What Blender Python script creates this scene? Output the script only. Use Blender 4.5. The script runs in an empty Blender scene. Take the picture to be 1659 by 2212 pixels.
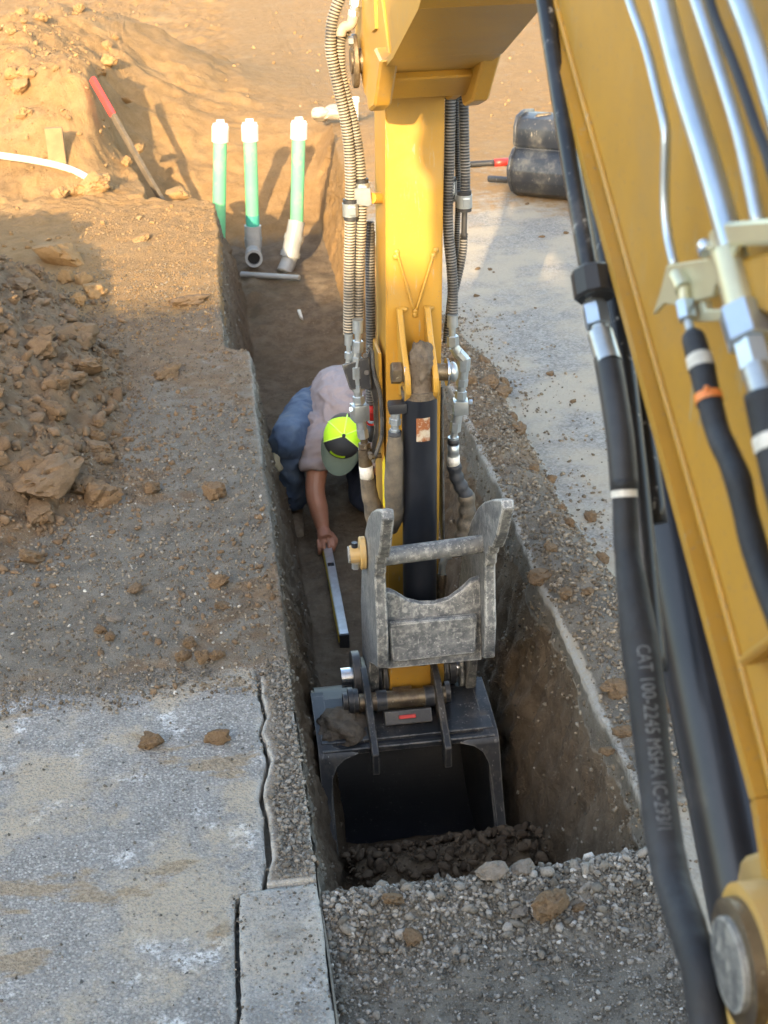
import bpy, bmesh, math, random
import numpy as np
from mathutils import Vector, Matrix, noise as mnoise
random.seed(7); rng = np.random.default_rng(7)
scene = bpy.context.scene
COL = scene.collection

# ------------------------------------------------------------------ camera
FPX, IW, IH, CAMH = 3060.0, 1659.0, 2212.0, 2.25      # focal length in picture units, eye height in metres
_T = np.array([-441.0, 1477.0, -FPX]); _T /= np.linalg.norm(_T)        # trench direction seen from the camera
_L = np.array([1.0, .09, -.115]); _L -= _T * (_L @ _T); _L /= np.linalg.norm(_L)
_U = np.cross(_L, _T)
RM = np.array([_L, _T, _U])                           # camera axes -> world axes
CR, CU, CB = RM[:, 0], RM[:, 1], RM[:, 2]
CPOS = np.array([0, 0, CAMH])
cam_data = bpy.data.cameras.new('camera'); cam = bpy.data.objects.new('camera', cam_data); COL.objects.link(cam)
mw = Matrix.Identity(4)
for i in range(3):
    mw[i][0], mw[i][1], mw[i][2], mw[i][3] = CR[i], CU[i], CB[i], CPOS[i]
cam.matrix_world = mw
cam_data.sensor_fit = 'HORIZONTAL'; cam_data.sensor_width = 36.0; cam_data.lens = 36.0 * FPX / IW
cam_data.clip_start = .05; cam_data.clip_end = 500
cam_data.dof.use_dof = True; cam_data.dof.focus_distance = 4.2; cam_data.dof.aperture_fstop = 11.0
scene.camera = cam

# ------------------------------------------------------------------ light
SUN_SLOPE, SUN_SIDE = .325, .31                       # drop and sideways run per metre forward
sd = Vector((SUN_SIDE, 1.0, -SUN_SLOPE)).normalized()
world = bpy.data.worlds.new('World'); scene.world = world; world.use_nodes = True
wn = world.node_tree; bg = wn.nodes['Background']
sky = wn.nodes.new('ShaderNodeTexSky'); sky.sky_type = 'NISHITA'; sky.sun_disc = False
sky.sun_elevation = math.asin(-sd.z); sky.sun_rotation = math.atan2(-sd.x, -sd.y)
sky.air_density = 1.0; sky.dust_density = 2.0; sky.ozone_density = 1.0
wn.links.new(sky.outputs[0], bg.inputs[0]); bg.inputs[1].default_value = .15
sun_d = bpy.data.lights.new('sun', 'SUN'); sun = bpy.data.objects.new('sun', sun_d); COL.objects.link(sun)
sun_d.energy = 2.0; sun_d.angle = math.radians(.55); sun_d.color = (1.0, .80, .53)
sun.rotation_euler = sd.to_track_quat('-Z', 'Y').to_euler(); sun.location = (-4, -12, 8)
scene.view_settings.view_transform = 'Standard'; scene.view_settings.look = 'None'
scene.view_settings.exposure = 2.65; scene.view_settings.use_white_balance = True; scene.view_settings.white_balance_temperature = 7400; scene.view_settings.gamma = 1.0; scene.view_settings.use_curve_mapping = False

scene.cycles.use_adaptive_sampling = True; scene.cycles.adaptive_threshold = .02; scene.cycles.max_bounces = 5; scene.cycles.diffuse_bounces = 3; scene.cycles.glossy_bounces = 3; scene.cycles.transmission_bounces = 2

# ------------------------------------------------------------------ helpers
def P(px, py, x=None, y=None, z=None, d=None):
    """a spot seen in the photograph, at a known distance, depth plane or height, as a world point"""
    k = -CB + (px - IW / 2) / FPX * CR - (py - IH / 2) / FPX * CU
    t = d if d is not None else x / k[0] if x is not None else y / k[1] if y is not None else (z - CAMH) / k[2]
    return Vector(CPOS + t * k)

def h3(ix, iy, iz):
    n = (ix * 374761393 + iy * 668265263 + iz * 2147483647 + 1274126177) & 0xffffffff
    n = ((n ^ (n >> 13)) * 1274126177) & 0xffffffff
    n = ((n ^ (n >> 16)) * 2246822519) & 0xffffffff
    return ((n ^ (n >> 15)) & 0xffffff) / float(0xffffff)
def vnoise(x, y, z=0.0):
    x, y, z = np.broadcast_arrays(np.asarray(x, float), np.asarray(y, float), np.asarray(z, float))
    xi, yi, zi = np.floor(x).astype(np.int64), np.floor(y).astype(np.int64), np.floor(z).astype(np.int64)
    fx, fy, fz = x - xi, y - yi, z - zi
    fx, fy, fz = fx*fx*(3-2*fx), fy*fy*(3-2*fy), fz*fz*(3-2*fz)
    def L(a, b, t): return a + (b - a) * t
    c = [h3(xi + i, yi + j, zi + k) for k in (0, 1) for j in (0, 1) for i in (0, 1)]
    a = L(L(c[0], c[1], fx), L(c[2], c[3], fx), fy); b = L(L(c[4], c[5], fx), L(c[6], c[7], fx), fy)
    return L(a, b, fz) * 2 - 1
def fbm(x, y, z=0.0, o=4, g=.5):
    s = 0; a = 1; t = 0
    for i in range(o):
        s = s + a * vnoise(np.asarray(x) * 2**i + 17.3*i, np.asarray(y) * 2**i - 9.1*i, np.asarray(z) * 2**i + 3.7*i); t += a; a *= g
    return s / t
def sst(a, b, x):
    t = np.clip((np.asarray(x, float) - a) / (b - a), 0, 1); return t * t * (3 - 2 * t)

MATS = {}
def new_mat(name):
    m = bpy.data.materials.new(name); m.use_nodes = True; MATS[name] = m
    return m, m.node_tree, m.node_tree.nodes['Principled BSDF']
class NT:
    """tiny node writer"""
    def __init__(s, nt): s.nt = nt
    def n(s, t, **kw):
        o = s.nt.nodes.new(t)
        for k, v in kw.items(): setattr(o, k, v)
        return o
    def l(s, a, b): s.nt.links.new(a, b)
    def setin(s, sock, v):
        if hasattr(v, 'is_linked') or isinstance(v, bpy.types.NodeSocket): s.l(v, sock)
        else: sock.default_value = (*v, 1) if isinstance(v, tuple) and len(v) == 3 and sock.type == 'RGBA' else v
    def coord(s, kind='Object'): return s.n('ShaderNodeTexCoord').outputs[kind]
    def scaled(s, co, sc):
        m = s.n('ShaderNodeMapping'); s.l(co, m.inputs[0]); m.inputs['Scale'].default_value = sc; return m.outputs[0]
    def noise(s, co, scale, detail=5, rough=.6, out='Fac', dist=0.0):
        o = s.n('ShaderNodeTexNoise'); s.l(co, o.inputs['Vector']); o.inputs['Scale'].default_value = scale
        o.inputs['Detail'].default_value = detail; o.inputs['Roughness'].default_value = rough; o.inputs['Distortion'].default_value = dist
        return o.outputs[out]
    def voro(s, co, scale, feat='F1', out='Distance', rnd=1.0):
        o = s.n('ShaderNodeTexVoronoi', feature=feat); s.l(co, o.inputs['Vector']); o.inputs['Scale'].default_value = scale
        o.inputs['Randomness'].default_value = rnd
        return o.outputs[out]
    def ramp(s, v, p0, p1, c0=0.0, c1=1.0):
        o = s.n('ShaderNodeMapRange'); s.setin(o.inputs['Value'], v); o.inputs['From Min'].default_value = p0; o.inputs['From Max'].default_value = p1
        o.inputs['To Min'].default_value = c0; o.inputs['To Max'].default_value = c1; o.interpolation_type = 'SMOOTHSTEP'; return o.outputs[0]
    def math(s, op, a, b=0.0):
        o = s.n('ShaderNodeMath', operation=op); s.setin(o.inputs[0], a); s.setin(o.inputs[1], b); return o.outputs[0]
    def mix(s, f, a, b, mode='MIX'):
        o = s.n('ShaderNodeMix', data_type='RGBA', blend_type=mode); s.setin(o.inputs[0], f); s.setin(o.inputs[6], a); s.setin(o.inputs[7], b); return o.outputs[2]
    def bump(s, h, strength=.3, dist=.01, nrm=None):
        o = s.n('ShaderNodeBump'); s.l(h, o.inputs['Height']); o.inputs['Strength'].default_value = strength; o.inputs['Distance'].default_value = dist
        if nrm: s.l(nrm, o.inputs['Normal'])
        return o.outputs[0]

def simple(name, c, rough=.5, metal=0.0, c2=None, nscale=8, namount=(.4, .65), dust=None, dscale=3, damount=(.5, .75), bump=0.0, bscale=60, bdist=.003, spec=.5, speck=None, sscale=120, scratch=None, edge=None):
    """paint, metal, rubber, cloth: a base colour with mottling, dust and fine relief"""
    m, nt, bs = new_mat(name); k = NT(nt); co = k.coord()
    col = c
    nz = k.noise(co, nscale, 6, .6)
    if c2: col = k.mix(k.ramp(nz, *namount), c, c2)
    r = rough
    if dust:
        f = k.ramp(k.noise(co, dscale, 8, .7), *damount)
        col = k.mix(f, col, dust); r = k.math('MAXIMUM', k.math('MULTIPLY', f, .9), rough)
    if speck:
        f = k.ramp(k.noise(co, sscale, 3, .7), .62, .70); col = k.mix(f, col, speck)
    if scratch:
        cs = k.scaled(co, (1.0, 1.0, .12)); f = k.math('MULTIPLY', k.ramp(k.noise(cs, 90, 4, .7), .6, .68), k.ramp(k.noise(co, 9, 4, .6), .45, .6))
        col = k.mix(f, col, scratch)
    if edge:
        bv = k.n('ShaderNodeBevel', samples=4); bv.inputs['Radius'].default_value = .007; ge = k.n('ShaderNodeNewGeometry')
        dp = k.n('ShaderNodeVectorMath', operation='DOT_PRODUCT'); k.l(bv.outputs[0], dp.inputs[0]); k.l(ge.outputs['Normal'], dp.inputs[1])
        f = k.math('MULTIPLY', k.ramp(dp.outputs['Value'], .99, .93), k.ramp(k.noise(co, 30, 5, .7), .38, .55)); col = k.mix(f, col, edge)
    k.setin(bs.inputs['Base Color'], col); k.setin(bs.inputs['Roughness'], r)
    bs.inputs['Metallic'].default_value = metal; bs.inputs['Specular IOR Level'].default_value = spec
    if bump: k.l(k.bump(k.noise(co, bscale, 5, .65), bump, bdist), bs.inputs['Normal'])
    return m

simple('yellow', (.46, .245, .035), .42, c2=(.40, .215, .035), nscale=4, dust=(.31, .215, .10), dscale=3.2, damount=(.46, .9), bump=.08, bscale=11, bdist=.004, speck=(.26, .18, .1), sscale=150, scratch=(.36, .29, .17))
simple('yellow_dusty', (.50, .30, .07), .5, c2=(.50, .33, .12), nscale=7, dust=(.42, .33, .20), dscale=5, damount=(.40, .75), bump=.08, bscale=30)
simple('black_paint', (.012, .014, .018), .33, c2=(.02, .022, .026), dust=(.16, .14, .115), dscale=6, damount=(.55, .85), bump=.05, bscale=40, scratch=(.35, .34, .32), spec=.5)
simple('cylinder_black', (.010, .012, .017), .28, c2=(.016, .018, .024), dust=(.10, .09, .08), dscale=4, damount=(.62, .95))
simple('bucket_black', (.014, .016, .019), .42, c2=(.03, .03, .033), dust=(.12, .10, .08), dscale=9, damount=(.48, .8), bump=.1, bscale=50, scratch=(.28, .27, .25), edge=(.17, .155, .13))
simple('bucket_inside', (.008, .010, .015), .5, c2=(.014, .016, .021), dust=(.03, .025, .02), dscale=7, damount=(.58, .9), scratch=(.07, .07, .07))
simple('worn_steel', (.095, .10, .104), .5, metal=.1, c2=(.17, .172, .168), nscale=30, namount=(.40, .62), dust=(.33, .325, .30), dscale=58, damount=(.48, .66), bump=.3, bscale=70, bdist=.004, speck=(.50, .49, .46), sscale=130, scratch=(.48, .47, .44), edge=(.55, .54, .50))
simple('zinc', (.46, .50, .52), .34, metal=.75, c2=(.38, .42, .44), nscale=30, dust=(.40, .35, .27), dscale=14, damount=(.52, .85))
simple('zinc_bright', (.54, .62, .70), .30, metal=.8, c2=(.47, .55, .63), nscale=12, bump=.02, bscale=20)
simple('zinc_yellow', (.60, .57, .40), .38, metal=.55, c2=(.68, .66, .46), nscale=10)
simple('chrome', (.62, .63, .64), .2, metal=.95, dust=(.2, .17, .14), dscale=40, damount=(.55, .8))
simple('brown_steel', (.19, .145, .09), .42, metal=.6, c2=(.10, .075, .055), nscale=25, dust=(.25, .2, .14), dscale=30, speck=(.4, .35, .25), sscale=90)
simple('rubber', (.018, .019, .021), .55, c2=(.03, .03, .032), dust=(.16, .14, .12), dscale=7, damount=(.55, .95), bump=.1, bscale=90)
simple('rubber_clean', (.022, .024, .028), .5, c2=(.035, .037, .042), nscale=9, bump=.1, bscale=50)
simple('sleeve', (.012, .014, .018), .62, c2=(.03, .033, .040), nscale=6, bump=.5, bscale=16, bdist=.01)
simple('sleeve_dirty', (.06, .052, .042), .8, c2=(.15, .12, .085), nscale=9, dust=(.22, .17, .12), dscale=14, damount=(.5, .8), bump=.7, bscale=26, bdist=.01)
simple('white_label', (.72, .70, .64), .6, c2=(.55, .53, .47), nscale=60)
simple('red_plastic', (.55, .025, .02), .4, dust=(.3, .2, .15), dscale=25, damount=(.55, .8))
simple('orange_tie', (.85, .26, .07), .45)
simple('rust_label', (.42, .36, .27), .7, c2=(.24, .08, .025), nscale=26, namount=(.42, .56), speck=(.5, .47, .4))
simple('decal_yellow', (.75, .62, .05), .4)
simple('mud', (.10, .075, .052), .95, c2=(.16, .125, .09), nscale=30, bump=.9, bscale=70, bdist=.01)
simple('concrete_chunk', (.30, .26, .21), .9, c2=(.40, .36, .30), nscale=14, bump=.6, bscale=60)
simple('white_pvc', (.56, .53, .46), .4, c2=(.66, .63, .55), nscale=8, dust=(.5, .42, .3), dscale=6, damount=(.62, .95))
simple('grey_pvc', (.25, .265, .275), .42, c2=(.21, .22, .225), nscale=8, dust=(.36, .3, .23), dscale=9, damount=(.55, .9))
simple('green_pvc', (.10, .40, .205), .4, c2=(.12, .43, .225), nscale=5, dust=(.42, .40, .26), dscale=7, damount=(.5, .85))
simple('green_primer', (.035, .27, .22), .4)
simple('inside_shade', (.006, .006, .006), .9)
simple('wood', (.23, .15, .075), .8, c2=(.19, .12, .06), nscale=12, dust=(.30, .2, .1), dscale=6, bump=.4, bscale=50)
simple('red_paint', (.75, .045, .04), .5, c2=(.65, .05, .05))
simple('shaded_wood', (.085, .065, .045), .85, c2=(.12, .09, .06), nscale=15, bump=.4, bscale=60)  # stake shaft, wood colour darkened for the shade on its lower part
simple('aluminium', (.62, .64, .66), .38, metal=.7, c2=(.52, .53, .54), nscale=20, dust=(.4, .36, .3), dscale=12, damount=(.55, .85))
simple('level_yellow', (.55, .40, .03), .4)
simple('black_plastic', (.02, .021, .024), .45)
simple('glass_dark', (.02, .025, .03), .08, spec=.6)
simple('trim_grey', (.10, .10, .105), .5)
simple('wall_paint', (.42, .40, .36), .85, c2=(.36, .34, .30), bump=.1, bscale=20)
simple('roof_metal', (.20, .18, .17), .6)
simple('skin', (.34, .155, .095), .5, c2=(.40, .18, .12), nscale=18, dust=(.28, .16, .10), dscale=9, bump=.08, bscale=160)
simple('hair', (.05, .035, .025), .7)
simple('shirt', (.255, .213, .212), .9, c2=(.205, .168, .166), nscale=7, bump=.3, bscale=24, bdist=.006)
simple('denim', (.038, .064, .115), .9, c2=(.075, .11, .165), nscale=6, dust=(.17, .15, .12), dscale=6, damount=(.55, .85), bump=.35, bscale=120, bdist=.002)
simple('denim_shaded', (.012, .022, .05), .9, c2=(.02, .03, .06), nscale=8, bump=.3, bscale=100)  # same jeans cloth, darkened to put shade on the second leg
simple('boot_leather', (.16, .125, .09), .85, c2=(.24, .2, .15), nscale=16, bump=.2, bscale=40)
simple('boot_sole', (.05, .045, .04), .85)
simple('cap_neon', (.50, .92, .03), .75, c2=(.46, .86, .03), bump=.35, bscale=260, bdist=.002)
simple('cap_seam', (.62, .95, .15), .7)
simple('cap_front', (.022, .026, .032), .85, c2=(.03, .034, .04), bump=.2, bscale=150)
simple('cap_brim', (.105, .145, .115), .85, c2=(.09, .125, .10), bump=.1, bscale=120)
simple('plate_black', (.02, .022, .027), .42, c2=(.04, .04, .043), dust=(.13, .12, .10), dscale=9, damount=(.5, .85), bump=.1, bscale=40, edge=(.16, .15, .13))
simple('spare_black', (.022, .026, .034), .42, c2=(.05, .05, .05), nscale=6, dust=(.17, .155, .13), dscale=6, damount=(.50, .72), bump=.15, bscale=30, scratch=(.3, .27, .22))
simple('print', (.15, .163, .175), .85, c2=(.06, .065, .07), nscale=90, namount=(.56, .72))
simple('sky_glass', (.1, .12, .14), .1)

def hose_mat(name, groove, crest):
    m, nt, bs = new_mat(name); k = NT(nt); at = k.n('ShaderNodeAttribute', attribute_name='rib').outputs['Fac']; co = k.coord()
    f = k.math('MULTIPLY', at, k.ramp(k.noise(co, 7, 5, .65), .28, .62, .25, 1.0))
    k.setin(bs.inputs['Base Color'], k.mix(f, groove, crest)); bs.inputs['Roughness'].default_value = .62
    return m
hose_mat('guard_hose', (.03, .029, .027), (.38, .325, .245))
hose_mat('guard_hose_dark', (.012, .013, .015), (.20, .19, .175))

def dirt_mat(name, c1, c2, c3, scale=9, bump=.8, bscale=45, bdist=.02):
    m, nt, bs = new_mat(name); k = NT(nt); co = k.coord()
    rnd = k.n('ShaderNodeObjectInfo').outputs['Random']
    off = k.n('ShaderNodeVectorMath', operation='ADD'); k.l(co, off.inputs[0])
    cmb = k.n('ShaderNodeCombineXYZ'); k.l(k.math('MULTIPLY', rnd, 37.0), cmb.inputs[0]); k.l(cmb.outputs[0], off.inputs[1])
    cc = off.outputs[0]
    col = k.mix(k.ramp(k.noise(cc, scale, 6, .65), .35, .68), c1, c2)
    col = k.mix(k.ramp(k.noise(cc, scale * 7, 4, .7), .56, .72), col, c3)
    col = k.mix(k.ramp(rnd, 0, 1, 0, .5), col, k.mix(.5, col, c1))
    k.setin(bs.inputs['Base Color'], col); bs.inputs['Roughness'].default_value = .95; bs.inputs['Specular IOR Level'].default_value = .15
    h = k.math('ADD', k.noise(cc, bscale, 8, .7), k.math('MULTIPLY', k.noise(cc, bscale * .25, 4, .6), 1.4))
    k.l(k.bump(h, bump, bdist), bs.inputs['Normal'])
    return m
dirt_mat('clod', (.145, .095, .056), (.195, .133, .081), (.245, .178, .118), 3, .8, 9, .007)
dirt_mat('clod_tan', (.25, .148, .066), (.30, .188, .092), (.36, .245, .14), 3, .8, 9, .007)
dirt_mat('clod_grey', (.16, .135, .108), (.21, .18, .148), (.27, .24, .20), 3, .8, 9, .005)

def stone_mat(name, stops):
    m, nt, bs = new_mat(name); k = NT(nt)
    at = k.n('ShaderNodeAttribute', attribute_name='tone').outputs['Fac']; co = k.coord()
    cr = k.n('ShaderNodeValToRGB'); k.l(at, cr.inputs[0]); e = cr.color_ramp.elements
    while len(e) < len(stops): e.new(.5)
    for i, (p, c) in enumerate(stops): e[i].position = p; e[i].color = (*c, 1)
    n = k.noise(co, 180, 4, .7)
    col = k.mix(k.ramp(n, .35, .7, .75, 1.25), (0, 0, 0), cr.outputs[0])
    k.setin(bs.inputs['Base Color'], col); bs.inputs['Roughness'].default_value = .9; bs.inputs['Specular IOR Level'].default_value = .2
    k.l(k.bump(n, .4, .003), bs.inputs['Normal'])
    return m
stone_mat('gravel', [(0, (.075, .067, .056)), (.4, (.15, .135, .112)), (.8, (.235, .215, .185)), (.97, (.30, .28, .25)), (1, (.46, .445, .41))])
stone_mat('gravel_brown', [(0, (.095, .075, .055)), (.45, (.17, .137, .10)), (.85, (.25, .21, .16)), (.97, (.30, .265, .215)), (1, (.50, .475, .43))])
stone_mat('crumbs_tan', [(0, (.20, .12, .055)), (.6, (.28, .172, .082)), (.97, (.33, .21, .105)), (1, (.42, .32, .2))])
stone_mat('crumbs_brown', [(0, (.115, .076, .046)), (.5, (.16, .108, .066)), (.97, (.19, .13, .082)), (1, (.22, .155, .10))])
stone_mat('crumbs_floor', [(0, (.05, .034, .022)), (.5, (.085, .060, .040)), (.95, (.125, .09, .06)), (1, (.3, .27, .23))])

# ------------------------------------------------------------------ mesh builders
def obj(name, mesh, mat, parent=None, smooth=False):
    o = bpy.data.objects.new(name, mesh); COL.objects.link(o)
    for m in (mat if isinstance(mat, (list, tuple)) else [mat]): mesh.materials.append(MATS[m] if isinstance(m, str) else m)
    if parent:
        o.parent = parent
        if parent.type == 'EMPTY': o.matrix_parent_inverse = Matrix.Translation(-Vector(parent.location))
    if smooth: mesh.polygons.foreach_set('use_smooth', [True] * len(mesh.polygons))
    return o
def thing(name, label, cat, loc, group=None):
    e = bpy.data.objects.new(name, None); e.empty_display_size = .1; e.location = loc; COL.objects.link(e)
    return tag(e, label, cat, group)
def tag(o, label=None, cat=None, group=None, kind=None):
    if label: o['label'] = label
    if cat: o['category'] = cat
    if group: o['group'] = group
    if kind: o['kind'] = kind
    return o
def np_mesh(name, v, quads=None, tris=None, attrs=None):
    me = bpy.data.meshes.new(name); v = np.asarray(v, np.float32)
    me.vertices.add(len(v)); me.vertices.foreach_set('co', v.ravel())
    q = np.zeros((0, 4), np.int32) if quads is None else np.asarray(quads, np.int32)
    t = np.zeros((0, 3), np.int32) if tris is None else np.asarray(tris, np.int32)
    loops = np.concatenate([q.ravel(), t.ravel()]); me.loops.add(len(loops)); me.loops.foreach_set('vertex_index', loops)
    me.polygons.add(len(q) + len(t))
    me.polygons.foreach_set('loop_start', np.concatenate([np.arange(len(q)) * 4, len(q) * 4 + np.arange(len(t)) * 3]).astype(np.int32))
    for an, av in (attrs or {}).items():
        av = np.asarray(av, np.float32)
        if av.ndim == 1: me.attributes.new(an, 'FLOAT', 'POINT').data.foreach_set('value', av)
        else:
            me.attributes.new(an, 'FLOAT_COLOR', 'POINT').data.foreach_set('color', av.ravel())
    me.update(calc_edges=True); return me
def grid_quads(nr, nc):
    i = np.arange(nr - 1)[:, None] * nc + np.arange(nc - 1)[None, :]
    return np.stack([i, i + 1, i + nc + 1, i + nc], -1).reshape(-1, 4)

class MB:
    """collects boxes, prisms, tubes in one bmesh"""
    def __init__(s): s.bm = bmesh.new()
    def box(s, c, size, rot=None, bev=0.0):
        r = bmesh.ops.create_cube(s.bm, size=1.0); vs = r['verts']
        M = Matrix.Translation(Vector(c)) @ (rot.to_4x4() if rot else Matrix.Identity(4)) @ Matrix.Diagonal((*size, 1))
        bmesh.ops.transform(s.bm, matrix=M, verts=vs)
        if bev: bmesh.ops.bevel(s.bm, geom=list({e for v in vs for e in v.link_edges}), offset=bev, segments=2, affect='EDGES', profile=.6)
        return s
    def prism(s, a, b, r, n=6, r2=None, bev=0.0, spin=0.0):
        a, b = Vector(a), Vector(b); ax = (b - a); L = ax.length
        if L < 1e-6: return s
        g = bmesh.ops.create_cone(s.bm, cap_ends=True, segments=n, radius1=r, radius2=r if r2 is None else r2, depth=L)
        M = Matrix.Translation((a + b) / 2) @ ax.to_track_quat('Z', 'Y').to_matrix().to_4x4() @ Matrix.Rotation(spin, 4, 'Z')
        bmesh.ops.transform(s.bm, matrix=M, verts=g['verts'])
        if bev:
            fs = {f for v in g['verts'] for f in v.link_faces if len(f.verts) == n}
            bmesh.ops.bevel(s.bm, geom=list({e for f in fs for e in f.edges}), offset=bev, segments=1, affect='EDGES')
        return s
    def plate(s, poly, ax, t, bev=.002):
        """flat polygon (list of 3-D points) extruded by the vector ax*t, centred"""
        ax = Vector(ax).normalized(); vs = [s.bm.verts.new(Vector(p) - ax * t / 2) for p in poly]
        f = s.bm.faces.new(vs); r = bmesh.ops.extrude_face_region(s.bm, geom=[f])
        nv = [e for e in r['geom'] if isinstance(e, bmesh.types.BMVert)]
        bmesh.ops.translate(s.bm, verts=nv, vec=ax * t)
        if bev:
            es = {e for v in vs + nv for e in v.link_edges}
            bmesh.ops.bevel(s.bm, geom=list(es), offset=bev, segments=1, affect='EDGES')
        return s
    def ball(s, c, r, sub=2, scale=(1, 1, 1)):
        g = bmesh.ops.create_icosphere(s.bm, subdivisions=sub, radius=r)
        bmesh.ops.transform(s.bm, matrix=Matrix.Translation(Vector(c)) @ Matrix.Diagonal((*scale, 1)), verts=g['verts']); return s
    def tube(s, pts, r, n=14, cap=True):
        pts = [Vector(p) for p in pts]; rs = r if isinstance(r, (list, tuple, np.ndarray)) else [r] * len(pts)
        rings = []; nx = None
        for i, p in enumerate(pts):
            t = (pts[min(i + 1, len(pts) - 1)] - pts[max(i - 1, 0)]).normalized()
            if nx is None: nx = t.orthogonal().normalized()
            nx = (nx - t * nx.dot(t)).normalized(); ny = t.cross(nx)
            rings.append([s.bm.verts.new(p + (nx * math.cos(a) + ny * math.sin(a)) * rs[i]) for a in (2 * math.pi * j / n for j in range(n))])
        for a, b in zip(rings, rings[1:]):
            for j in range(n): s.bm.faces.new((a[j], a[(j + 1) % n], b[(j + 1) % n], b[j]))
        if cap: s.bm.faces.new(rings[0][::-1]); s.bm.faces.new(rings[-1])
        return s
    def done(s, name, mat, parent=None, smooth=False, angle=None):
        bmesh.ops.recalc_face_normals(s.bm, faces=s.bm.faces)
        me = bpy.data.meshes.new(name); s.bm.to_mesh(me); s.bm.free()
        o = obj(name, me, mat, parent, smooth)
        if angle:
            me.polygons.foreach_set('use_smooth', [True] * len(me.polygons)); me.set_sharp_from_angle(angle=math.radians(angle))
        return o
def curve(pts, step=.01):
    """Catmull-Rom through the points, resampled at even steps"""
    p = [Vector(q) for q in pts]; p = [p[0] * 2 - p[1]] + p + [p[-1] * 2 - p[-2]]; out = []
    for i in range(1, len(p) - 2):
        a, b, c, d = p[i - 1:i + 3]
        for j in range(24):
            t = j / 24; out.append(.5 * ((2 * b) + (c - a) * t + (2*a - 5*b + 4*c - d) * t*t + (3*b - a - 3*c + d) * t**3))
    out.append(p[-2]); a = np.array(out); s = np.concatenate([[0], np.cumsum(np.linalg.norm(np.diff(a, axis=0), axis=1))])
    n = max(3, int(s[-1] / step) + 1); q = np.linspace(0, s[-1], n)
    return np.stack([np.interp(q, s, a[:, k]) for k in range(3)], 1)
def frames(c):
    t = np.gradient(c, axis=0); t /= np.linalg.norm(t, axis=1)[:, None]
    n = np.zeros_like(c); v = np.cross(t[0], [0.3, .2, .9]); n[0] = v / np.linalg.norm(v)
    for i in range(1, len(c)):
        v = n[i - 1] - t[i] * (n[i - 1] @ t[i]); n[i] = v / np.linalg.norm(v)
    return t, n, np.cross(t, n)
def ribbed(name, pts, r, parent, mat='guard_hose', pitch=.0088, seg=12):
    c = curve(pts, pitch / 4); t, n, b = frames(c); m = len(c); ph = np.arange(m) % 4
    rr = np.where((ph == 0) | (ph == 1), r, r * .84); a = np.arange(seg) * 2 * np.pi / seg
    v = c[:, None] + (n[:, None] * np.cos(a)[None, :, None] + b[:, None] * np.sin(a)[None, :, None]) * rr[:, None, None]
    i = np.arange(m - 1)[:, None] * seg; j = np.arange(seg)[None]; j2 = (j + 1) % seg
    q = np.stack([i + j, i + j2, i + seg + j2, i + seg + j], -1).reshape(-1, 4)
    rib = np.repeat(((ph == 0) | (ph == 1)).astype(float), seg)
    return obj(name, np_mesh(name, v.reshape(-1, 3), q, attrs={'rib': rib}), mat, parent, True)
def hose(name, pts, r, parent, mat='rubber', n=14, wob=0.0, step=.012):
    c = curve(pts, step); rs = [r * (1 + wob * float(mnoise.noise(Vector((k * step * 22, r * 90, len(c) * .37))))) for k in range(len(c))]
    return MB().tube(c, rs, n).done(name, mat, parent, True)

def rock_mesh(name, sub, seed, rough=.35, flat=.75, mat='clod', facet=0):
    bm = bmesh.new(); bmesh.ops.create_icosphere(bm, subdivisions=sub, radius=1.0); o = Vector((seed * 13.7, seed * 5.1, seed * 2.3))
    r = random.Random(seed); planes = [(Vector((r.gauss(0, 1), r.gauss(0, 1), r.gauss(0, 1))).normalized(), r.uniform(.55, .95)) for _ in range(facet)]
    for v in bm.verts:
        d = v.co.normalized()
        q = 1 + rough * mnoise.noise(d * 1.1 + o) + rough * .7 * mnoise.noise(d * 2.4 + o) - rough * .5 * abs(mnoise.noise(d * 4.2 + o)) + rough * .3 * mnoise.noise(d * 9 + o) + rough * .16 * mnoise.noise(d * 19 + o)
        p = d * q
        for pn, pd in planes:
            e = p.dot(pn) - pd
            if e > 0: p -= pn * e * .8
        v.co = Vector((p.x * 1.12, p.y * .95, p.z * flat))
    me = bpy.data.meshes.new(name); bm.to_mesh(me); bm.free(); me.materials.append(MATS[mat])
    me.polygons.foreach_set('use_smooth', [True] * len(me.polygons)); me.set_sharp_from_angle(angle=math.radians(42))
    return me
def ico_variants(sub, n, rough, lumpy=0):
    out = []
    for s in range(n):
        bm = bmesh.new(); bmesh.ops.create_icosphere(bm, subdivisions=sub, radius=1.0); o = Vector((s * 7.7, s * 3.3, 50))
        r = random.Random(s + 90); planes = [(Vector((r.gauss(0, 1), r.gauss(0, 1), r.gauss(0, 1))).normalized(), r.uniform(.45, .8)) for _ in range(7)]
        sx, sy, sz = r.uniform(.8, 1.35), r.uniform(.75, 1.05), r.uniform(.5, .85)
        for v in bm.verts:
            d = v.co.normalized(); p = d * (1 + rough * mnoise.noise(d * 1.6 + o) + lumpy * (.30 * mnoise.noise(d * 2.6 + o) - .30 * abs(mnoise.noise(d * 4 + o)) + .16 * mnoise.noise(d * 8 + o)))
            for pn, pd in planes:
                e = p.dot(pn) - pd
                if e > 0: p -= pn * e
            v.co = Vector((p.x * sx, p.y * sy, p.z * sz))
        bm.verts.ensure_lookup_table(); bm.verts.index_update()
        out.append((np.array([v.co for v in bm.verts]), np.array([[v.index for v in f.verts] for f in bm.faces]))); bm.free()
    return out
ICO1, ICO2 = ico_variants(1, 12, .3), ico_variants(2, 12, .3)
ICO2L = ico_variants(2, 14, .3, 1)
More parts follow.
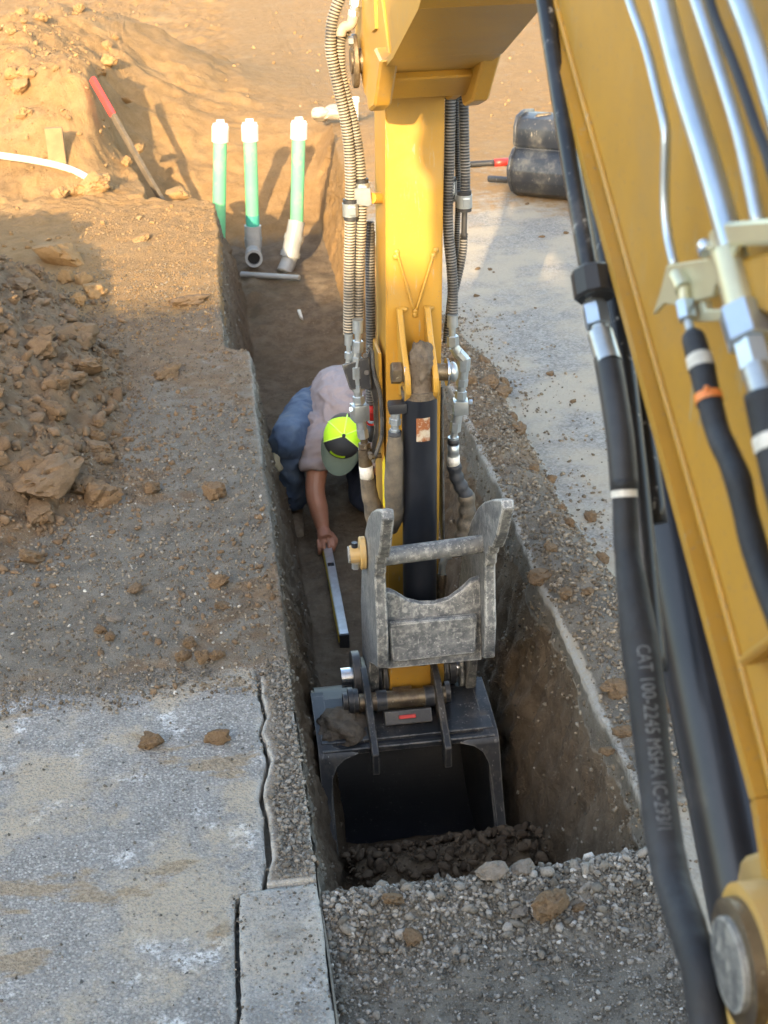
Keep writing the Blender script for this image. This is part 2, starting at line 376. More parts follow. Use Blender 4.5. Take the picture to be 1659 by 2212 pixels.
def scatter(name, pts, size, mat, variants=ICO1, parent=None, sink=.25, tone=None):
    """many small stones as one mesh"""
    n = len(pts); V = []; Tt = []; A = []; off = 0
    which = rng.integers(0, len(variants), n); tone = rng.random(n) if tone is None else tone
    for k, (bv, bt) in enumerate(variants):
        ids = np.where(which == k)[0]
        if not len(ids): continue
        q = rng.normal(size=(len(ids), 4)); q /= np.linalg.norm(q, axis=1)[:, None]
        q[:, 1:3] *= .45; q /= np.linalg.norm(q, axis=1)[:, None]
        w, x, y, z = q.T
        Rm = np.stack([1-2*(y*y+z*z), 2*(x*y-z*w), 2*(x*z+y*w), 2*(x*y+z*w), 1-2*(x*x+z*z), 2*(y*z-x*w), 2*(x*z-y*w), 2*(y*z+x*w), 1-2*(x*x+y*y)], -1).reshape(-1, 3, 3)
        v = np.einsum('nij,mj->nmi', Rm, bv) * size[ids][:, None, None] + pts[ids][:, None]
        v[:, :, 2] += (size[ids] * (.6 - sink))[:, None]
        V.append(v.reshape(-1, 3)); Tt.append((bt[None] + (np.arange(len(ids)) * len(bv))[:, None, None] + off).reshape(-1, 3))
        A.append(np.repeat(tone[ids], len(bv))); off += len(ids) * len(bv)
    me = np_mesh(name, np.concatenate(V), tris=np.concatenate(Tt), attrs={'tone': np.concatenate(A)})
    return obj(name, me, mat, parent)

# ------------------------------------------------------------------ the ground: one sheet with the trench cut into it
HEAP = np.array([(-.86, 4.42), (-.62, 4.78), (-.47, 5.25), (-.46, 6.0), (-.58, 6.75), (-.78, 7.35), (-1.05, 7.75), (-1.6, 8.05), (-4, 8.4), (-4, 4.0), (-1.6, 4.1)])
def poly_sd(x, y, poly):
    d = np.full(x.shape, 1e9); ins = np.zeros(x.shape, bool)
    for (ax, ay), (bx, by) in zip(poly, np.roll(poly, -1, 0)):
        t = np.clip(((x-ax)*(bx-ax) + (y-ay)*(by-ay)) / ((bx-ax)**2 + (by-ay)**2), 0, 1)
        d = np.minimum(d, np.hypot(x - ax - t*(bx-ax), y - ay - t*(by-ay)))
        c = ((ay > y) != (by > y)) & (x < (bx-ax) * (y-ay) / (by-ay + 1e-12) + ax); ins ^= c
    return np.where(ins, d, -d)
def edgeL(Y):
    Y = np.asarray(Y, float)
    e = .115 - .115 * sst(6.38, 6.5, Y) + .03 * sst(7, 9.3, Y)
    e = e - .48 * sst(9.38, 9.75, Y) - .33 * sst(9.9, 11.4, Y)
    n = np.where(Y < 6.4, .35, 1.0) * np.where(Y < 2.62, 0.15, 1)
    return e + n * (.016 * fbm(Y * 2.3, 3.1, o=2) + .010 * fbm(Y * 11, 5.5, o=3)) * sst(1.0, 3.0, Y)
def edgeR(Y):
    Y = np.asarray(Y, float)
    return .952 + .08 * sst(10.5, 12, Y) + .010 * fbm(Y * 2.1, 13.1, o=2) + .009 * fbm(Y * 14, 15.5, o=3)
def depth(Y):
    Y = np.asarray(Y, float)
    return .08 * (1 - .55 * sst(2.3, 2.6, Y)) + .84 * sst(2.60, 2.86, Y) - .25 * sst(8.2, 9.7, Y) - .635 * sst(10.3, 12.3, Y)
def heap_sd(x, y): return poly_sd(x, y, HEAP) + .10 * fbm(x * 3, y * 3, o=3)
def berm(x, y):
    w = .150 + .05 * fbm(y * 1.7, 2.2, o=3); c = 1.058 + .04 * fbm(y * 1.1, 8.0, o=2)
    a = sst(2.6, 2.9, y) * (1 - sst(6.3, 7.0, y)) * (.35 + .65 * sst(2.8, 4.6, y))
    return a * np.clip(1 - ((x - c) / w) ** 2, 0, 1)
def gz(x, y):
    """ground level outside the trench"""
    x, y = np.broadcast_arrays(np.asarray(x, float), np.asarray(y, float))
    s = heap_sd(x, y); left = 1 - sst(.2, .6, x)
    z = .66 * sst(-.06, 1.15, s) * (1 + .25 * fbm(x * 2, y * 2, o=3)) + .09 * sst(-.05, .25, s) * left
    far = sst(8.6, 10.2, y)
    z = z + far * left * (.55 * np.exp(-((x + 1.45) / .75) ** 2 - ((y - 11.9) / 1.25) ** 2) + .35 * np.exp(-((x + 2.6) / 1.2) ** 2 - ((y - 13.2) / 1.8) ** 2))
    z = z + far * (.72 * np.exp(-((x + .95) / 1.15) ** 2 - ((y - 13.7) / 1.45) ** 2) + .10 * np.exp(-((x + .2) / .9) ** 2 - ((y - 12.6) / .5) ** 2) * fbm(x * 3, y * 3, 6.0, o=3))
    z = z + .50 * far * np.exp(-(np.clip(x + .84, 0, 9) / .13) ** 2 - (np.clip(-.84 - x, 0, 9) / .55) ** 2 - ((y - 10.95) / .75) ** 2)
    z = z + .16 * np.exp(-((x - 1.3) / .35) ** 2 - ((y - 10.9) / .9) ** 2)
    z = z + .075 * berm(x, y) * (1 + .5 * fbm(x * 9, y * 9, o=3))
    rough = np.clip(sst(3.55, 3.9, y) * left + sst(-.1, .1, s) * left + berm(x, y) + far * .8, 0, 1.3)
    z = z + rough * (.014 * fbm(x * 7, y * 7, o=4) + .009 * fbm(x * 26, y * 26, 4.0, o=3) + .05 * sst(-.1, .2, s) * left * (.5 - np.abs(fbm(x * 8, y * 8, 2.0, o=4, g=.6)) * 2) + .06 * far * left * fbm(x * 5, y * 5, o=5, g=.6)) + .0025 * fbm(x * 20, y * 20, o=3)
    z = z - .062 * (1 - sst(3.50, 3.68, y + .07 * fbm(x * 5, y * 5, 7.0, o=3))) * left * (x < .6)      # bed below the pavement slabs
    return z + .012 * left * sst(3.5, 3.75, y) * (1 - sst(8.8, 9.4, y))
def ytop(y): return y
def rows():
    a = [np.linspace(-60, -2, 16, endpoint=False), np.linspace(-2, 1.9, 14, endpoint=False), np.linspace(1.9, 2.58, 40, endpoint=False), np.linspace(2.58, 2.9, 40, endpoint=False),
         np.linspace(2.9, 6.3, 235, endpoint=False), np.linspace(6.3, 9.35, 170, endpoint=False), np.linspace(9.35, 9.8, 36, endpoint=False), np.linspace(9.8, 13, 120, endpoint=False),
         np.linspace(13, 24, 130, endpoint=False), np.geomspace(24, 160, 30)]
    return np.concatenate(a)
Y = rows(); NR = len(Y)
eL, eR = edgeL(Y), edgeR(Y); bat = sst(2.6, 2.9, Y)
fL = eL + .15 * bat + .01; fR = eR - .13 * bat - .01
tl = np.concatenate([-np.geomspace(60, 1.9, 26), np.linspace(-1.86, -.9, 44), np.linspace(-.88, 0, 74)])       # offsets left of the edge
tw = np.linspace(0, 1, 46); tf = np.linspace(0, 1, 40)
tr = np.concatenate([np.linspace(0, .02, 4), np.linspace(.03, .6, 58), np.linspace(.62, 3.0, 84), np.geomspace(3.05, 120, 30)])
cols, wts = [], []
X = np.concatenate([eL[:, None] + tl[None], (eL[:, None] + (fL - eL)[:, None] * tw[None, 1:-1] ** 1.25), fL[:, None] + (fR - fL)[:, None] * tf[None], eR[:, None] + (fR - eR)[:, None] * (1 - tw[None, 1:-1]) ** 1.25, eR[:, None] + tr[None]], 1)
W = np.concatenate([np.zeros(len(tl)), tw[1:-1], np.ones(len(tf)), 1 - tw[1:-1], np.zeros(len(tr))])
NC = X.shape[1]; YY = np.repeat(Y[:, None], NC, 1); WW = np.repeat(W[None], NR, 0)
iL = len(tl); iF = iL + len(tw) - 2; iFe = iF + len(tf); iRe = iFe + len(tw) - 2
Dp = depth(Y)
G = gz(X, YY)
inside = np.zeros(NC, bool); inside[iL:iRe] = True
# inside the cut the level follows the banks, not the bed below the slabs
Gin = np.where((YY < 3.9), 0.0, G)
Z = np.where(inside[None], Gin, G) - Dp[:, None] * WW
# steep walls: relief pushed sideways, vertical bucket grooves
wall = np.zeros(NC); wall[iL:iF] = 1; wall[iFe:iRe] = -1
taper = np.sin(np.pi * np.clip(WW, 0, 1)) ** .5 * (Dp[:, None] > .3)
rel = .034 * fbm(YY * 3.0, Z * 2.2, 4.0, o=4) + .026 * fbm(YY * 12 + Z * 5, Z * 3, 9.0, o=3) + .032 * fbm(YY * 22, Z * 20, 1.0, o=4, g=.7) + .012 * np.sin(YY * 52 + Z * 9 + 3 * fbm(YY * 2, Z * 2, o=2)) * sst(-.1, .3, fbm(YY * 1.3, Z * 2, 12.0, o=2))
X = X + wall[None] * taper * rel
fl = np.zeros(NC); fl[iF:iFe] = 1
deep = fl[None] * sst(.3, .6, Dp)[:, None]
Z = Z + deep * .25 * np.exp(-((YY - 3.44) / .22) ** 2) - deep * .20 * (sst(3.60, 3.85, YY) * (1 - sst(4.35, 4.6, YY))) + deep * (.03 * fbm(X * 5, YY * 5, o=4) + .012 * fbm(X * 22, YY * 22, o=3))
mz = -.93 + .27 * np.exp(-((YY - 3.44) / .22) ** 2) * (.85 + .25 * fbm(X * 4, YY * 4, 8.0, o=3)) + .02 * fbm(X * 14, YY * 14, o=3)
Z = np.where(inside[None] & (YY > 2.95) & (YY < 3.9), np.maximum(Z, mz), Z)
Z = Z + WW * (sst(10.2, 10.9, Y) * (1 - sst(11.2, 12.2, Y)))[:, None] * .05 * fbm(X * 3, YY * 3, 3.0, o=4)
nearfill = fl[None] * (1 - sst(2.55, 2.7, Y))[:, None]
Z = Z + nearfill * (.012 * fbm(X * 9, YY * 9, o=3) + .006 * fbm(X * 40, YY * 40, o=2) + .03 * sst(.5, 1.0, X) + .03 * np.exp(-((YY - 2.57) / .07) ** 2))
# zones: r dirt, g gravel, b tan soil with painted sunlit tone, a trench soil
s = heap_sd(X, YY); left = (X < .5).astype(float)
nz = fbm(X * 2.2, YY * 2.2, o=4); nz2 = fbm(X * 6, YY * 6, 5.0, o=3)
zd = np.clip(sst(3.45, 3.75, YY + .1 * nz2) * left * (1 - inside) * (.72 + .3 * nz), 0, 1)
zd = np.maximum(zd, sst(-.08, .06, s) * left)
zd = np.maximum(zd, sst(.10, .55, berm(X, YY) + .15 * nz2))
zg = np.clip(sst(3.5, 3.7, YY + .1 * nz2) * (1 - sst(5.0, 6.6, YY + nz)) * left * (1 - inside) * (1 - .75 * sst(.0, .5, nz + .3 * nz2)), 0, 1)
zg *= 1 - sst(-.12, .05, s)
zg = np.maximum(zg, sst(.05, .3, berm(X, YY)) * (1 - sst(4.2, 5.6, YY)) * .8)
zg = np.maximum(zg, nearfill)
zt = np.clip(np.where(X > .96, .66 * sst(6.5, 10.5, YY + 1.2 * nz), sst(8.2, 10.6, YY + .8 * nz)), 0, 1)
zt = np.maximum(zt, sst(6.8, 8.0, YY + .5 * nz) * (1 - left) * inside[None]); zt = np.maximum(zt, sst(6.5, 7.6, YY + .4 * nz) * left * .8)  # tan takes over beyond the shade line, sunlit tone put in the colour
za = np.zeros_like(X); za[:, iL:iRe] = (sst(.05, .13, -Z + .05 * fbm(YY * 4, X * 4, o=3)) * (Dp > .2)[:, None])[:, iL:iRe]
za *= (1 - sst(10.3, 11.0, YY)); za[:, iFe:iRe] *= (1 - .9 * sst(7.0, 8.2, YY + .3 * nz))[:, iFe:iRe]; zg[:, iFe:iRe] *= (1 - sst(7.0, 8.2, YY))[:, iFe:iRe]  # right wall loses its dark soil where sun falls, lit tone painted
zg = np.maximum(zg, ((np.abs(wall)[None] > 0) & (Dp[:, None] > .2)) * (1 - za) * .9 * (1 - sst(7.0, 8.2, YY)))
zone = np.stack([zd, zg, zt, za], -1).reshape(-1, 4)
rim = np.zeros_like(X); rim[:, iRe:iRe + 3] = 1; rim[:, iL - 1:iL + 1] = .5 * (fbm(Y * 3, 1.0, o=3) > -.1)[:, None]
rim *= ((YY > 2.0) & (YY < 6.4))

m, nt, bs = new_mat('ground'); k = NT(nt); co = k.coord()
zn = k.n('ShaderNodeAttribute', attribute_name='zone'); sep = k.n('ShaderNodeSeparateColor'); k.l(zn.outputs['Color'], sep.inputs[0])
rimv = k.n('ShaderNodeAttribute', attribute_name='rim').outputs['Fac']
n1 = k.noise(co, 1.6, 6, .6); n2 = k.noise(co, 11, 6, .65); n3 = k.noise(co, 70, 5, .7); n4 = k.noise(co, 260, 3, .7)
pav = k.mix(k.ramp(n2, .35, .65), (.225, .217, .206), (.325, .314, .297))
pav = k.mix(k.ramp(n4, .52, .70), pav, (.14, .135, .125)); pav = k.mix(k.ramp(n3, .54, .66, 0, .8), pav, (.44, .42, .385)); pav = k.mix(k.ramp(n3, .30, .42, .7, 0), pav, (.15, .145, .135))
cell = k.n('ShaderNodeTexVoronoi', feature='F1'); k.l(co, cell.inputs['Vector']); cell.inputs['Scale'].default_value = 110
cs_ = k.n('ShaderNodeSeparateColor'); k.l(cell.outputs['Color'], cs_.inputs[0])
agg = k.mix(k.ramp(cs_.outputs[0], .0, 1.0), (.10, .098, .093), (.42, .41, .385)); pav = k.mix(.5, pav, agg)
pav = k.mix(k.ramp(k.noise(co, 2.3, 6, .62), .38, .60, .15, .9), pav, (.43, .37, .285))
def edgeblend(fac, a, b, w=.35):
    f = k.ramp(k.math('ADD', fac, k.math('MULTIPLY', k.math('SUBTRACT', n2, .5), w * 2)), .35, .65); return k.mix(f, a, b)
dirt = k.mix(k.ramp(n2, .35, .68), (.16, .110, .070), (.235, .168, .109)); dirt = k.mix(k.ramp(n3, .55, .75), dirt, (.28, .225, .165))
grav = k.mix(k.ramp(n2, .3, .7), (.13, .114, .092), (.21, .187, .153)); grav = k.mix(k.ramp(n4, .55, .75), grav, (.34, .315, .275)); grav = k.mix(k.ramp(n3, .25, .4, .9, 0), grav, (.07, .06, .048))
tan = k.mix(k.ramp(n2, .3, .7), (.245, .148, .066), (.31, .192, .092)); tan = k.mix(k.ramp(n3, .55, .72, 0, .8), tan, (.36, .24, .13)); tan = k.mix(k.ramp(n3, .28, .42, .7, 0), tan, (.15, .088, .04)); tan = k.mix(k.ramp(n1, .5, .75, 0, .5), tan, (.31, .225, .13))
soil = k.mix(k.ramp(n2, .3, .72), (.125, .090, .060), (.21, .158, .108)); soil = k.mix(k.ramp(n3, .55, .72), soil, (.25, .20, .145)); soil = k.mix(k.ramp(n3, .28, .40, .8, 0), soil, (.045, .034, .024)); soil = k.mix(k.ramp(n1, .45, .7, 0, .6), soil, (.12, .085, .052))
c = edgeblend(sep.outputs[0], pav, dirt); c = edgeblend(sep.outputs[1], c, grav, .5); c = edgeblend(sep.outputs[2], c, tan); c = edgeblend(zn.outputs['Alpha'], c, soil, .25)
c = k.mix(k.math('MULTIPLY', rimv, k.ramp(n3, .3, .6)), c, (.40, .38, .34))
k.setin(bs.inputs['Base Color'], c); bs.inputs['Roughness'].default_value = .95; bs.inputs['Specular IOR Level'].default_value = .15
hh = k.math('ADD', k.math('MULTIPLY', n3, .6), k.math('ADD', k.math('MULTIPLY', n4, .35), k.math('MULTIPLY', n2, .8)))
k.l(k.bump(hh, .85, .028), bs.inputs['Normal'])
me = np_mesh('ground', np.stack([X, YY, Z], -1).reshape(-1, 3), grid_quads(NR, NC), attrs={'zone': zone, 'rim': rim.ravel()})
ground = tag(obj('ground', me, 'ground', None, True), 'trampled building site ground with a long narrow trench cut into it', None, None, 'structure')

# ------------------------------------------------------------------ old pavement slabs beside the trench
m, nt, bs = new_mat('pavement'); k = NT(nt); co = k.coord()
n1 = k.noise(co, 2.6, 6, .62); n2 = k.noise(co, 14, 6, .7); n3 = k.noise(co, 85, 5, .72); n4 = k.noise(co, 240, 3, .7); v1 = k.voro(co, 150)
rimv = k.n('ShaderNodeAttribute', attribute_name='rim').outputs['Fac']
c = k.mix(k.ramp(n2, .32, .66), (.235, .225, .208), (.345, .330, .303))
c = k.mix(k.ramp(n3, .50, .62, 0, .8), c, (.37, .358, .335)); c = k.mix(k.math('MULTIPLY', k.ramp(n3, .36, .46, .9, 0), k.ramp(n1, .35, .6, .3, 1)), c, (.09, .087, .083))
c = k.mix(k.math('MULTIPLY', k.ramp(n4, .55, .68, 0, .75), k.ramp(n2, .3, .6, .3, 1)), c, (.44, .43, .405)); c = k.mix(k.math('MULTIPLY', k.ramp(n4, .34, .44, .8, 0), k.ramp(n1, .4, .65, 1, .25)), c, (.10, .096, .09))
cell = k.n('ShaderNodeTexVoronoi', feature='F1'); k.l(co, cell.inputs['Vector']); cell.inputs['Scale'].default_value = 135
cs_ = k.n('ShaderNodeSeparateColor'); k.l(cell.outputs['Color'], cs_.inputs[0])
agg = k.mix(k.ramp(cs_.outputs[0], .0, 1.0), (.13, .126, .119), (.45, .432, .40)); agg = k.mix(k.ramp(cs_.outputs[1], .9, .97), agg, (.62, .61, .58))
agg = k.mix(k.ramp(cell.outputs['Distance'], .35, .62), agg, (.10, .098, .094))
c = k.mix(k.ramp(n1, .36, .62, .45, .22), c, agg)
c = k.mix(k.ramp(k.noise(co, 1.3, 6, .65), .47, .62, 0, .30), c, (.185, .182, .176))
c = k.mix(k.math('MULTIPLY', k.ramp(k.noise(co, 5.5, 6, .7), .56, .66), k.ramp(n3, .40, .56)), c, (.58, .575, .56))
c = k.mix(k.math('MULTIPLY', k.ramp(k.noise(co, 2.6, 7, .68), .47, .58), k.ramp(n3, .3, .6, .2, .8)), c, (.39, .325, .235))
c = k.mix(k.math('MULTIPLY', k.ramp(k.noise(k.scaled(co, (.6, 1.3, 1.0)), 3.8, 6, .66, dist=.4), .57, .63), .85), c, k.mix(k.ramp(n3, .35, .65), (.20, .15, .10), (.33, .26, .175)))
c = k.mix(k.math('MULTIPLY', rimv, k.ramp(n2, .3, .6, .2, 1)), c, (.50, .48, .43))
c = k.mix(k.ramp(k.noise(co, 34, 3, .6), .66, .72), c, (.07, .068, .065))
lite = k.n('ShaderNodeAttribute', attribute_name='lite').outputs['Fac']
c = k.mix(k.math('MULTIPLY', lite, k.ramp(n3, .3, .6, .35, .9)), c, (.33, .32, .295)); c = k.mix(k.math('MULTIPLY', lite, k.ramp(k.noise(co, 7, 6, .7), .50, .64, 0, .9)), c, (.10, .097, .092))
fade = k.n('ShaderNodeAttribute', attribute_name='fade').outputs['Fac']
gcol = k.mix(k.ramp(n2, .3, .7), (.12, .10, .078), (.20, .17, .135)); gcol = k.mix(k.ramp(n4, .55, .7), gcol, (.34, .32, .28))
c = k.mix(k.math('MULTIPLY', k.ramp(k.math('ADD', fade, k.math('MULTIPLY', k.math('SUBTRACT', n3, .5), 1.3)), .35, .7), k.math('SUBTRACT', 1.0, k.math('MULTIPLY', rimv, .85))), c, gcol)
k.setin(bs.inputs['Base Color'], c); bs.inputs['Roughness'].default_value = .93; bs.inputs['Specular IOR Level'].default_value = .2
hh = k.math('ADD', k.math('MULTIPLY', n3, .8), k.math('ADD', k.math('MULTIPLY', n4, .3), k.math('MULTIPLY', cell.outputs['Distance'], -.6)))
k.l(k.bump(hh, .8, .011), bs.inputs['Normal'])
crack_px = [(558, 1446), (566, 1505), (573, 1544), (562, 1584), (570, 1600), (580, 1640), (573, 1680), (565, 1724), (572, 1755), (577, 1785), (579, 1846), (572, 1890)]
crk = np.array([P(a, b, z=0)[:2] for a, b in crack_px])[::-1]; crk = np.concatenate([crk, [[.02, 4.2]]])
low = np.array([P(a, b, z=0)[:2] for a, b in [(517, 1930), (515, 1977), (513, 2040), (515, 2100), (516, 2160), (517, 2212)]])[::-1]
low = np.concatenate([[[-.10, 1.2]], low])
def crackx(y):
    a = np.interp(y, crk[:, 1], crk[:, 0]); b = np.interp(y, low[:, 1], low[:, 0])
    return np.where(y > 2.625, a, b) + .009 * fbm(y * 22, 4.4, o=4)
def slab(name, ya, yb, fx0, fx1, nr, nc, z0=0.0, wid=.018, up=None):
    y = np.linspace(ya, yb, nr); x0, x1 = fx0(y), fx1(y); t = np.linspace(0, 1, nc) ** .8 if nc > 60 else np.linspace(0, 1, nc)
    Xs = x0[:, None] + (x1 - x0)[:, None] * t[None]; Ys = np.repeat(y[:, None], nc, 1) + (.012 * fbm(Xs * 9, 1.5, o=3)) * ((Xs * 0 + 1) * np.isin(np.arange(nr), [0, nr - 1])[:, None])
    Zs = z0 + .004 * fbm(Xs * 3, Ys * 3, 2.0, o=3) + .0022 * fbm(Xs * 30, Ys * 30, o=3) + (up(Xs, Ys) if up else 0)
    ed = np.minimum(np.minimum(Xs - x0[:, None], x1[:, None] - Xs), np.minimum(Ys - ya, yb - Ys)); Zs = Zs - .004 * (1 - sst(0, .006, ed)) - .006 * (fbm(Xs * 25, Ys * 25, 3.0, o=2) > .25) * (1 - sst(.004, .014, ed)); rimw = (1 - sst(0, wid, ed))
    v = np.stack([Xs, Ys, Zs], -1).reshape(-1, 3); q = grid_quads(nr, nc)
    bnd = np.concatenate([np.arange(nc), np.arange(1, nr) * nc + nc - 1, (nr - 1) * nc + np.arange(nc - 2, -1, -1), np.arange(nr - 2, 0, -1) * nc])
    vb = v[bnd].copy(); vb[:, 2] = -.058; n0 = len(v); nb = len(bnd)
    side = np.stack([bnd, n0 + np.arange(nb), n0 + (np.arange(nb) + 1) % nb, np.roll(bnd, -1)], -1)
    me = np_mesh(name, np.concatenate([v, vb]), np.concatenate([q, side]), attrs={'rim': np.concatenate([rimw.ravel(), np.zeros(nb)]), 'lite': np.full(n0 + nb, .5 * float(name == 'concrete_strip')), 'fade': np.concatenate([(np.clip(sst(3.42, 3.70, Ys + .16 * fbm(Xs * 5, Ys * 5, 1.0, o=4)) + .7 * (name == 'pavement_strip') + (.55 * np.exp(-np.abs(Xs - x1[:, None]) / .05) * (fbm(Xs * 5, Ys * 5, 8.0, o=3) + .5) if name != 'pavement' else .45 * np.exp(-np.abs(Xs - x1[:, None]) / .10) * sst(2.6, 2.9, Ys) * (fbm(Xs * 6, Ys * 6, 8.0, o=3) + .4)), 0, 1)).ravel(), np.zeros(nb)])})
    return tag(obj(name, me, 'pavement', None, True), None, None, None, 'structure')
sl1 = slab('pavement', .6, 3.98, lambda y: 0 * y - 3.2, lambda y: crackx(y) - .008, 230, 190)
sl1['label'] = 'worn grey pavement with dusty tan stains left of the crack'
sl2 = slab('pavement_strip', 2.645, 3.95, lambda y: crackx(y) + .006 + .006 * fbm(y * 9, 2.0, o=3), lambda y: edgeL(y) - .004, 220, 26, .004, .016)
sl2['label'] = 'broken pavement strip under gravel between the crack and the trench'
sl3 = slab('concrete_strip', .8, 2.632, lambda y: crackx(y) + .004, lambda y: 0 * y + .112 + .003 * fbm(y * 20, 2.0, o=2), 150, 30, .003, .02)
sl3['label'] = 'pale concrete strip with a straight sawn edge at the near end of the trench'

# ------------------------------------------------------------------ loose stones, crumbs (nobody could count them)
def top_z(x, y):
    z = gz(x, y); on = (y < 3.95) & (x < edgeL(y)); return np.where(on, np.maximum(z, 0.002), z)
def fill_z(x, y): return -depth(y) + .012 * fbm(x * 9, y * 9, o=3) + .03 * sst(.5, 1.0, x) + .03 * np.exp(-((y - 2.57) / .07) ** 2)
def pick(n, x0, x1, y0, y1, dens):
    x = rng.uniform(x0, x1, n); y = rng.uniform(y0, y1, n); keep = rng.random(n) < dens(x, y); return x[keep], y[keep]
def sz(n, a, b, p=2.2): return a + (b - a) * rng.random(n) ** p
# near fill
x, y = pick(27000, .11, .965, 1.75, 2.68, lambda x, y: .45 + .55 * sst(2.25, 2.5, y) + .3 * (np.abs(x - .53) > .25)); x = np.clip(x, .125, .94)
zz = fill_z(x, y); keep = y < 2.66
near = sst(2.3, 2.5, y)
tag(scatter('gravel_fill', np.stack([x, y, zz], -1)[keep], (sz(len(x), .0020, .0066, 2.6) * (1 + .75 * near) * (1 + .9 * (rng.random(len(x)) < .06)))[keep], 'gravel'), 'loose crushed grey gravel filling the near end of the trench', 'gravel', None, 'stuff')
# shoulder left of the trench
def shoulder(x, y):
    return np.where(x < edgeL(y) - .004, 1, 0) * (y > 3.46 + .1 * fbm(x * 5, y * 5, 7.0, o=3)) * (1 - .55 * sst(5.0, 7.5, y)) * (heap_sd(x, y) < .1)
x, y = pick(28000, -1.0, .115, 3.35, 8.0, shoulder)
tone = np.clip(rng.random(len(x)) * (1 - .25 * sst(4.8, 6.5, y)), 0, 1)
tag(scatter('gravel_shoulder', np.stack([x, y, top_z(x, y)], -1), sz(len(x), .0022, .0095, 3.0), 'gravel_brown', sink=.35, tone=tone), 'brown gravel and soil crumbs strewn left of the trench', 'gravel', None, 'stuff')
x, y = pick(5200, -1.0, .1, 3.5, 7.4, lambda x, y: shoulder(x, y) * np.clip(.25 + .8 * fbm(x * 2.5, y * 2.5, 3.0, o=3) + .5 * sst(-.5, 0, heap_sd(x, y)), .04, 1))
tag(scatter('soil_crumbs', np.stack([x, y, top_z(x, y)], -1), sz(len(x), .004, .019, 3.0), 'crumbs_brown', ICO1, sink=.42), 'brown soil crumbs dropped between the heap and the trench', 'soil', None, 'stuff')
x, y = pick(5200, -.14, .115, 2.66, 3.75, lambda x, y: ((x > crackx(y) + .024 + .012 * fbm(y * 14, 6.0, o=3)) & (x < edgeL(y) - .003)) * 1.0)
tag(scatter('gravel_strip', np.stack([x, y, np.full(len(x), .002)], -1), sz(len(x), .003, .011, 2.0), 'gravel', sink=.3, tone=rng.random(len(x)) * .9), 'dark gravel heaped on the pavement strip beside the crack', 'gravel', None, 'stuff')
x, y = pick(11000, -1.0, .1, 1.9, 3.65, lambda x, y: np.clip(.10 + .6 * np.exp(-(np.abs(x - crackx(y) + .03) / .07)) * (.4 + fbm(x * 5, y * 5, o=2)) + .8 * sst(3.40, 3.65, y + .16 * fbm(x * 5, y * 5, 1.0, o=4)), 0, 1))
xa, ya = pick(1500, -.09, .108, 1.9, 2.63, lambda x, y: np.clip(.25 + .9 * np.exp(-(.11 - x) / .05) * (.6 + fbm(x * 8, y * 8, o=2)), 0, 1)); x = np.concatenate([x, xa]); y = np.concatenate([y, ya])
tag(scatter('pavement_grit', np.stack([x, y, np.full(len(x), .001)], -1), sz(len(x), .0016, .0062, 3.2), 'gravel', sink=.3), 'scattered grit lying on the grey pavement', 'grit', None, 'stuff')
x, y = pick(20000, .956, 1.55, 2.5, 7.0, lambda x, y: np.clip(sst(.02, .5, berm(x, y)) + .03 + .25 * np.exp(-((x - 1.2) / .12) ** 2) * (.5 + fbm(x * 6, y * 6, o=2)), 0, 1))
tone = np.clip(rng.random(len(x)) * .95, 0, 1)
tag(scatter('gravel_berm', np.stack([x, y, gz(x, y)], -1), sz(len(x), .003, .012, 2.3), 'gravel_brown', sink=.3, tone=tone), 'ridge of brown gravel and soil along the right edge of the trench', 'gravel', None, 'stuff')
x, y = pick(3600, .13, .94, 3.0, 3.85, lambda x, y: 1.0 + 0 * x)
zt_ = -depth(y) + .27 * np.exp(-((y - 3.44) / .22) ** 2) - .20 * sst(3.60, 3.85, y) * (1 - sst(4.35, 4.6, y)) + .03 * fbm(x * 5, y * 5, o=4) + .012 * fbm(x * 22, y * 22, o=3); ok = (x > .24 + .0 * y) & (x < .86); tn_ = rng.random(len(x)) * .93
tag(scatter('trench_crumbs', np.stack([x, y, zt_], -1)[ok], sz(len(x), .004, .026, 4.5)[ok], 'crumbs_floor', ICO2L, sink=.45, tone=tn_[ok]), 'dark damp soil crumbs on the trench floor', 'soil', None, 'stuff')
x, y = pick(2600, -2.6, -.2, 8.4, 14.5, lambda x, y: np.clip(.15 + sst(.08, .35, gz(x, y)), 0, 1) * (x < edgeL(y) - .02))
tag(scatter('bank_crumbs', np.stack([x, y, gz(x, y)], -1), sz(len(x), .005, .026, 3.0), 'crumbs_tan', ICO2L, sink=.45), 'sunlit tan soil crumbs on the far bank', 'soil', None, 'stuff')
x, y = pick(3600, -.9, .02, 6.6, 9.4, lambda x, y: (x < edgeL(y) - .01) * (heap_sd(x, y) < .05) * .8)
tag(scatter('shelf_crumbs', np.stack([x, y, gz(x, y)], -1), sz(len(x), .003, .012, 2.8), 'crumbs_tan', sink=.42), 'sunlit tan crumbs on the shelf beside the pipes', 'soil', None, 'stuff')
x, y = pick(2600, -2.4, -.4, 4.2, 8.3, lambda x, y: sst(-.2, .1, heap_sd(x, y)))
x2, y2 = pick(6500, -2.4, -.35, 4.2, 8.3, lambda x, y: sst(-.25, .05, heap_sd(x, y)))
tag(scatter('heap_grains', np.stack([x2, y2, gz(x2, y2)], -1), sz(len(x2), .004, .014, 2.2), 'crumbs_brown', ICO1, sink=.3), 'fine brown grains between the clods of the spoil heap', 'soil', None, 'stuff')
tag(scatter('heap_crumbs', np.stack([x, y, gz(x, y)], -1), sz(len(x), .008, .045, 2.6), 'crumbs_brown', ICO2L, sink=.42), 'small brown crumbs of the spoil heap', 'soil', None, 'stuff')

